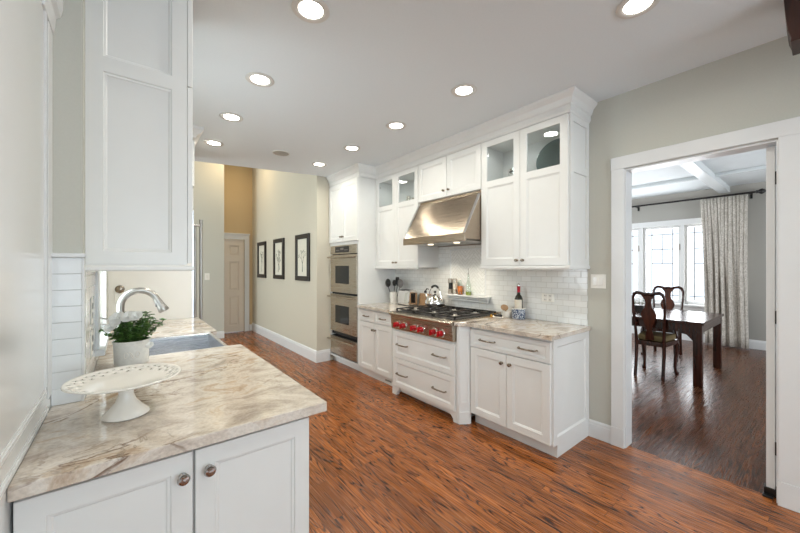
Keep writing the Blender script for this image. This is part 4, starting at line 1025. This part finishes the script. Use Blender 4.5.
def kettle():
    cx, cy, z = 2.785, 2.82, .9605
    t = thing('tea_kettle', 'polished steel kettle with a black-gripped arched handle on the back burner', 'kettle', (cx, cy, z))
    b = MB(); b.lathe([(.001, z), (.088, z), (.096, z+.008), (.099, z+.03), (.092, z+.065), (.070, z+.095), (.045, z+.108), (.040, z+.110)], (cx, cy, 0), 36); b.build('body', M['chrome'], t, smooth=True)
    b = MB(); b.lathe([(.041, z+.110), (.040, z+.114), (.02, z+.122), (.006, z+.124), (.006, z+.130)], (cx, cy, 0), 24); l = b.build('lid', M['chrome'], t, smooth=True)
    b = MB(); b.lathe([(.006, z+.1305), (.013, z+.137), (.013, z+.148), (.004, z+.154)], (cx, cy, 0), 14); b.build('lid_knob', M['black'], l, smooth=True)
    b = MB(); b.tube([(cx, cy+.075, z+.055), (cx, cy+.115, z+.085), (cx, cy+.135, z+.125)], [.02,.014,.011], 12); s_ = b.build('spout', M['chrome'], t, smooth=True)
    b = MB(); b.lathe([(.014, -.010), (.015, .0), (.012, .012), (.001, .014)], (cx, cy+.137, z+.136), 12); b.tube([(cx, cy+.137, z+.145), (cx, cy+.115, z+.17), (cx, cy+.092, z+.165)], [.006,.006,.005], 8); b.build('whistle', M['black'], s_, smooth=True)
    pts = [(cx, cy+.085*math.cos(a), z+.075+.13*math.sin(a)) for a in [PI*k/16 for k in range(17)]]
    b = MB(); b.tube(pts, .0045, 8); h = b.build('handle', M['chrome'], t, smooth=True)
    b = MB(); b.tube([(cx, cy+.085*math.cos(a), z+.075+.13*math.sin(a)) for a in [PI*(5.2+k*.8)/16 for k in range(8)]], .0115, 10); b.build('grip', M['black'], h, smooth=True)
kettle()
bpy.data.objects['tea_kettle'].scale = (1.18, 1.18, 1.14)
ZS = 1.0975
def mill(y, lab, mid_):
    t = thing('pepper_mill' if mid_ == 'black' else 'salt_mill', lab, 'mill', (2.965, y, ZS))
    b = MB(); b.lathe([(.001, ZS), (.028, ZS), (.028, ZS+.05), (.024, ZS+.055)], (2.965, y, 0), 20); b.build('base', M['steel'], t, smooth=True)
    b = MB(); b.lathe([(.0235, ZS+.0552), (.021, ZS+.08), (.0225, ZS+.128)], (2.965, y, 0), 20); b.build('barrel', M[mid_], t, smooth=True)
    b = MB(); b.lathe([(.028, ZS+.1282), (.028, ZS+.175), (.022, ZS+.18), (.001, ZS+.182)], (2.965, y, 0), 20); b.build('cap', M['steel'], t, smooth=True)
mill(2.745, 'steel and black pepper mill at the left end of the spice shelf', 'black')
mill(2.675, 'steel and clear salt mill, second from left on the spice shelf', 'labelcream')
t = thing('sauce_bottle', 'clear bottle with an orange label standing mid-shelf behind the range', 'bottle', (2.965, 2.595, ZS))
b = MB(); b.lathe([(.001, ZS), (.028, ZS), (.029, ZS+.10), (.024, ZS+.125), (.013, ZS+.145), (.013, ZS+.165)], (2.965, 2.595, 0), 20); b.build('body', M['clear'], t, smooth=True)
b = MB(); b.lathe([(.001, ZS+.003), (.026, ZS+.003), (.027, ZS+.055), (.001, ZS+.055)], (2.965, 2.595, 0), 20); b.build('contents', M['amber'], t, smooth=True)
b = MB(); b.lathe([(.0298, ZS+.03), (.0298, ZS+.095)], (2.965, 2.595, 0), 20, cap0=False, cap1=False); b.build('paper_label', M['amber'], t, smooth=True)
b = MB(); b.lathe([(.014, ZS+.1652), (.014, ZS+.185), (.001, ZS+.186)], (2.965, 2.595, 0), 16); b.build('cap', M['ceramic'], t, smooth=True)
t = thing('oil_cruet', 'tall glass oil bottle with pourer, rightmost on the spice shelf', 'bottle', (2.965, 2.475, ZS))
b = MB(); b.lathe([(.001, ZS), (.030, ZS), (.032, ZS+.02), (.030, ZS+.11), (.016, ZS+.155), (.011, ZS+.18), (.011, ZS+.225), (.013, ZS+.23)], (2.965, 2.475, 0), 22); b.build('body', M['clear'], t, smooth=True)
b = MB(); b.lathe([(.001, ZS+.003), (.028, ZS+.003), (.030, ZS+.04), (.001, ZS+.04)], (2.965, 2.475, 0), 20); b.build('oil', M['oil'], t, smooth=True)
b = MB(); b.cyl((2.965, 2.475, ZS+.231), (2.965, 2.475, ZS+.25), .009, seg=12); b.tube([(2.965, 2.475, ZS+.25), (2.965, 2.475, ZS+.28), (2.965, 2.468, ZS+.30)], [.004,.0035,.003], 8); b.build('pourer', M['nickel'], t, smooth=True)
# jar + wine
jx, jy = 2.93, 1.83; z = .9145
t = thing('ceramic_jar', 'blue and white patterned ceramic wine coaster holding the bottle', 'jar', (jx, jy, z))
b = MB(); b.lathe([(.001, z), (.058, z), (.063, z+.01), (.062, z+.095)], (jx, jy, 0), 32, cap1=False); b.lathe([(.062, z+.095), (.056, z+.095), (.056, z+.008), (.001, z+.008)], (jx, jy, 0), 32, cap0=False); b.build('bowl', M['jar'], t, smooth=True)
b = MB(); b.lathe([(.0625, z+.0952), (.064, z+.105), (.056, z+.105), (.056, z+.0952), (.0625, z+.0952)], (jx, jy, 0), 32, cap0=False, cap1=False); b.build('rim', M['ceramic'], t, smooth=True)
zb = z+.0085
t = thing('wine_bottle', 'dark wine bottle with red neck foil and pale label', 'bottle', (jx, jy, zb))
b = MB(); b.lathe([(.001, zb), (.036, zb), (.0375, zb+.005), (.0375, zb+.185), (.030, zb+.205), (.016, zb+.225), (.0145, zb+.24)], (jx, jy, 0), 28); b.lathe([(.0145, zb+.24), (.0145, zb+.245)], (jx, jy, 0), 28); b.build('glass_body', M['wineglass'], t, smooth=True)
b = MB(); b.lathe([(.0152, zb+.2455), (.0152, zb+.290), (.0165, zb+.292), (.0165, zb+.30), (.0155, zb+.302), (.001, zb+.303)], (jx, jy, 0), 20); b.build('foil', M['labelred'], t, smooth=True)
b = MB(); b.lathe([(.012, zb+.3035), (.013, zb+.32), (.004, zb+.332), (.001, zb+.333)], (jx, jy, 0), 16); b.build('stopper', M['chrome'], t, smooth=True)
a0 = math.atan2(-jy, -jx)-.25; b = MB()
lo = [[(jx+.0381*math.cos(a0+q*.12), jy+.0381*math.sin(a0+q*.12), zz_) for q in range(-9, 10)] for zz_ in (zb+.09, zb+.175)]
b.loft(lo, False, False, closed=False); b.build('paper_label', M['labelcream'], t, smooth=True)
# spoon rest with wooden spoon
t = thing('spoon_holder', 'small white ceramic holder left of the wine bottle', 'holder', (2.93, 1.955, z))
b = MB(); b.lathe([(.001, z), (.040, z), (.047, z+.02), (.050, z+.06), (.046, z+.062), (.040, z+.02), (.035, z+.008), (.001, z+.008)], (2.93, 1.955, 0), 28); b.build('cup', M['ceramic'], t, smooth=True)
b = MB(FX(2.93, 1.955)); p0, p1 = Vector((0, 0, z+.012)), Vector((-.012, -.012, z+.07)); b.tube([p0, p1], .005, 8)
b.lathe([(.001, -.005), (.034, -.003), (.038, 0), (.034, .003), (.001, .005)], (-.02, -.018, z+.095), 20, 'y', sx=1.15, sy=.8)
tag(b.build('wooden_spoon', M['woodlight']), 'wooden spoon with a round tan bowl standing in the white holder', 'spoon')
t = thing('serving_dish', 'flat white dish on the counter beside the rangetop', 'dish', (2.86, 1.97, z))
b = MB(FX(2.83, 2.0)); b.lathe([(.001, z), (.055, z), (.075, z+.008), (.073, z+.011), (.052, z+.005), (.001, z+.005)], (0, 0, 0), 28, sx=1, sy=.5); b.build('dish', M['ceramic'], t, smooth=True)
b = MB(); b.cyl((2.83, 1.955, z+.022), (2.83, 2.03, z+.020), .012, .010, 14); tag(b.build('pepper_grinder', M['iron'], smooth=True), 'small dark cylinder lying in the flat white dish', 'grinder')
for i, (x, y, lab) in enumerate(((2.80, 2.048, 'brass salt cellar beside the rangetop, nearer the dish'), (2.87, 2.052, 'brass salt cellar beside the rangetop, nearer the tiles'))):
    b = MB(); b.lathe([(.001, z), (.014, z), (.017, z+.012), (.013, z+.026), (.009, z+.032), (.001, z+.034)], (x, y, 0), 16); tag(b.build('salt_cellar', M['gold'], smooth=True), lab, 'salt cellar', 'brass salt cellars')

# things behind the glass doors
zsh = 2.1905
t = thing('glass_platter', 'large oval glass platter leaning inside the right glass cabinet door', 'platter', (2.93, 1.46, zsh))
b = MB()
for k in range(1): pass
R0 = []
for k in range(40):
    a = 2*PI*k/40; R0.append((math.cos(a), math.sin(a)))
def orect(s_, off): return [(2.93+off+.02*v*s_, 1.46+.19*u*s_, 2.19+.004+.172+.17*v*s_) for u, v in R0]
b.loft([orect(.2, .010), orect(.82, .010), orect(1.0, 0), orect(1.0, -.004), orect(.8, .005), orect(.2, .005)]); b.build('dish', M['greenplate'], t, smooth=True)
def bowl(name, x, y, r, lab, mt, h=.07):
    b = MB(); b.lathe([(.001, zsh), (r*.5, zsh), (r*.52, zsh+.01), (r*.95, zsh+h*.8), (r, zsh+h), (r*.94, zsh+h), (r*.5, zsh+.016), (.001, zsh+.014)], (x, y, 0), 24); tag(b.build(name, M[mt], smooth=True), lab, 'bowl')
bowl('silver_bowl', 2.84, 1.79, .085, 'patterned silver bowl behind the glass door beside the platter', 'chrome', .09)
b = MB(); b.lathe([(.001, zsh+.0915), (.05, zsh+.0915), (.082, zsh+.105), (.088, zsh+.125), (.08, zsh+.125), (.045, zsh+.10), (.001, zsh+.10)], (2.84, 1.79, 0), 24); tag(b.build('silver_bowl', M['chrome'], smooth=True), 'shallow silver bowl stacked on the lower silver bowl in the glass cabinet', 'bowl')
bowl('silver_bowl', 2.80, 3.16, .06, 'small silver bowl behind the glass door left of the hood', 'chrome', .07)
t = thing('silver_jug', 'small silver jug behind the glass door left of the hood', 'jug', (2.80, 3.31, zsh))
b = MB(); b.lathe([(.001, zsh), (.025, zsh), (.035, zsh+.04), (.022, zsh+.09), (.026, zsh+.12), (.022, zsh+.12), (.001, zsh+.03)], (2.80, 3.31, 0), 20); b.build('body', M['chrome'], t, smooth=True)
b = MB(); b.tube([(2.80, 3.335, zsh+.1), (2.80, 3.365, zsh+.09), (2.80, 3.365, zsh+.05), (2.80, 3.338, zsh+.03)], .004, 8); b.build('handle', M['chrome'], t, smooth=True)

# ================================================================== DINING ROOM
def table():
    t = thing('dining_table', 'dark mahogany dining table with square legs in the room beyond the doorway', 'table', (5.88, 1.9, 0))
    x0, x1, y0, y1 = 5.22, 6.52, .87, 2.95
    b = MB(); b.box(x0, x1, y0, y1, .725, .76); b.build('tabletop', M['mahog'], t, bevel=.006)
    b = MB(); e = .02
    for (a0, a1, c0, c1) in ((x0+e, x0+e+.025, y0+.1005, y1-.1005), (x1-e-.025, x1-e, y0+.1005, y1-.1005)): b.box(a0, a1, c0, c1, .635, .7245)
    for (a0, a1, c0, c1) in ((x0+.1005, x1-.1005, y0+e, y0+e+.025), (x0+.1005, x1-.1005, y1-e-.025, y1-e)): b.box(a0, a1, c0, c1, .635, .7245)
    b.build('apron', M['mahog'], t)
    for x in (x0+.01, x1-.11):
        for y in (y0+.01, y1-.11):
            b = MB(); b.prism([(x+.008, y+.008), (x+.092, y+.008), (x+.092, y+.092), (x+.008, y+.092)], 'z', 0, .7245); b.build('leg', M['mahog'], t, bevel=.006)
    for (yy, s_) in ((y0+.102, 1), (y1-.102, -1)):
        b = MB(); b.prism([(yy, .634), (yy+s_*.16, .634), (yy+s_*.13, .615), (yy+s_*.06, .60), (yy+s_*.03, .57), (yy, .53)], 'x', x0+e, x0+e+.02); b.build('bracket', M['mahog'], t)
table()
def chair():
    """Queen Anne side chair, local: seat centre at origin, back towards -x"""
    t = thing('dining_chair', '', 'chair', (0,0,0), world=False)
    def leg_front(s_):
        b = MB(); x, y = .19, s_*.20
        b.tube([(x, y, .42), (x+.012, y+s_*.010, .36), (x+.018, y+s_*.014, .30), (x+.004, y, .18), (x-.006, y-s_*.004, .09), (x+.006, y+s_*.004, .035), (x+.022, y+s_*.012, .018), (x+.026, y+s_*.014, .001)], [.032,.036,.032,.024,.019,.020,.030,.026], 10); b.build('leg', M['mahog'], t, smooth=True)
    def leg_back(s_):
        b = MB(); x, y = -.20, s_*.17
        b.tube([(x-.05, y, .001), (x-.02, y, .15), (x, y, .30), (x, y, .43)], [.022,.022,.024,.025], 8); b.build('leg', M['mahog'], t, smooth=True)
    for s_ in (-1, 1): leg_front(s_); leg_back(s_)
    b = MB(); b.prism([(-.215, -.18), (.20, -.235), (.215, -.19), (.215, .19), (.20, .235), (-.215, .18)], 'z', .375, .43); b.build('seat_frame', M['mahog'], t, bevel=.008)
    b = MB(); b.prism([(-.18, -.16), (.19, -.21), (.20, -.17), (.20, .17), (.19, .21), (-.18, .16)], 'z', .4305, .495); b.build('seat', M['cushion'], t, bevel=.015)
    b = MB()
    side = lambda s_: [(-.205, s_*.17, .43), (-.215, s_*.175, .55), (-.235, s_*.185, .70), (-.255, s_*.195, .85), (-.268, s_*.195, .94), (-.274, s_*.175, .985), (-.278, s_*.14, 1.005), (-.280, s_*.09, .998), (-.280, s_*.04, .985), (-.280, 0, .992)]
    for s_ in (-1, 1): b.tube(side(s_), [.022,.020,.018,.018,.019,.020,.021,.020,.020,.021], 8)
    b.build('back_frame', M['mahog'], t, smooth=True)
    pr = [(.055, .445), (.05, .50), (.035, .56), (.045, .62), (.085, .70), (.095, .745), (.08, .79), (.045, .83), (.035, .88), (.045, .93), (.075, .965), (.085, .985)]
    lo = []
    for h, (w_, z_) in enumerate([(w2, z2) for w2, z2 in pr]):
        x = -.205-(z_-.445)*.14
        lo.append([(x-.007, -w_, z_), (x+.007, -w_, z_), (x+.007, w_, z_), (x-.007, w_, z_)])
    b = MB(); b.loft(lo); b.build('back_splat', M['mahog_splat'], t)
    return t
c0 = chair()
spots = [(5.42, 1.388, 0, 'dark mahogany chair with a vase splat, nearest side of the table'), (6.70, 1.61, PI, 'dark mahogany chair across the table, its back against the window light'),
         (5.42, 2.25, 0, 'dark mahogany chair on the near side of the table, hidden further left'), ]
for i, (x, y, r_, lab) in enumerate(spots[:2]):
    o = c0 if i == 0 else copy_tree(c0)
    o.location = (x, y, 0); o.rotation_euler = (0, 0, r_); o.scale = (1.04, (.86) if i == 0 else 1.0, 1.08); o['label'] = lab; o['group'] = 'dining chairs'
# dark planter with white flowers on the table
t = thing('flower_planter', 'low black planter box with small white flowers standing on the dining table', 'planter', (5.95, 2.02, .7605))
b = MB(); b.box(5.85, 6.05, 1.64, 2.35, .7605, .85); b.build('planter_box', M['black'], t, bevel=.004)
b = MB(); rnd = random.Random(9)
for k in range(60):
    x, y, q = rnd.uniform(5.87, 6.03), rnd.uniform(1.66, 2.33), rnd.uniform(.03, .09)
    b.tube([(x, y, .845), (x+rnd.uniform(-.01,.01), y+rnd.uniform(-.01,.01), .85+q)], .002, 5)
b.build('stems', M['stem'], t)
b = MB()
for k in range(70):
    x, y, q = rnd.uniform(5.86, 6.04), rnd.uniform(1.65, 2.34), rnd.uniform(.02, .10)
    b.lathe([(.001, -.006), (.012, 0), (.001, .006)], (x, y, .85+q), 7)
b.build('blossoms', M['petal'], t)
# curtain and rod
def curtain():
    ztop, zbot = 2.660, .02; y0, y1 = .80, 1.42; n_ = 130; rows_ = 14; bm = bmesh.new(); L = []
    for r_ in range(rows_+1):
        f_ = r_/rows_; z_ = ztop+(zbot-ztop)*f_; row = []
        for k in range(n_+1):
            u = k/n_; g = min(1, f_*1.6)
            ph = 13*2*PI*u + 1.4*math.sin(7*u+1)*(.4+g)
            fold = .016*math.sin(ph)*(1-.45*g) + .034*g*math.sin(2*PI*(5.3*u+.35*math.sin(6*u+2)+.10*f_)) + .012*g*math.sin(2*PI*(9.1*u+.3)+2*f_) + .006*math.sin(31*u+9*f_)
            sp_ = 1-.05*math.sin(PI*f_)
            y = y0+(y1-y0)*u; y = 1.11+(y-1.11)*sp_ - .06*f_*u
            row.append(bm.verts.new((8.28+fold, y+.006*math.cos(ph), z_)))
        L.append(row)
    for r_ in range(rows_):
        for k in range(n_): bm.faces.new([L[r_][k], L[r_][k+1], L[r_+1][k+1], L[r_+1][k]])
    b = MB(); b.bm.free(); b.bm = bm; o = b.build('window_curtain', M['curtain'], smooth=False)
    for p in o.data.polygons: p.use_smooth = True
    so = o.modifiers.new('solid', 'SOLIDIFY'); so.thickness = .003
    tag(o, 'long pale grey patterned curtain gathered at the right of the dining window', 'curtain')
curtain()
t = thing('curtain_rod', 'black curtain rod with finial above the dining windows', 'curtain rod', (8.28, 2, 2.68))
b = MB(); b.cyl((8.28, .72, 2.682), (8.28, 3.9, 2.682), .017, seg=12); b.build('rod', M['rod'], t, smooth=True)
b = MB(); b.lathe([(.018, .72), (.03, .70), (.022, .69), (.045, .655), (.045, .635), (.02, .60), (.001, .59)], (8.28, 0, 2.682), 16, 'y'); b.build('finial', M['rod'], t, smooth=True)
for y in (.78, 2.45, 3.8):
    b = MB(); b.box(8.272, DX-.001, y-.008, y+.008, 2.66, 2.672); b.box(DX-.012, DX-.001, y-.015, y+.015, 2.60, 2.70); b.build('bracket', M['rod'], t)

for o in bpy.data.objects:
    if '_w' in o: del o['_w']
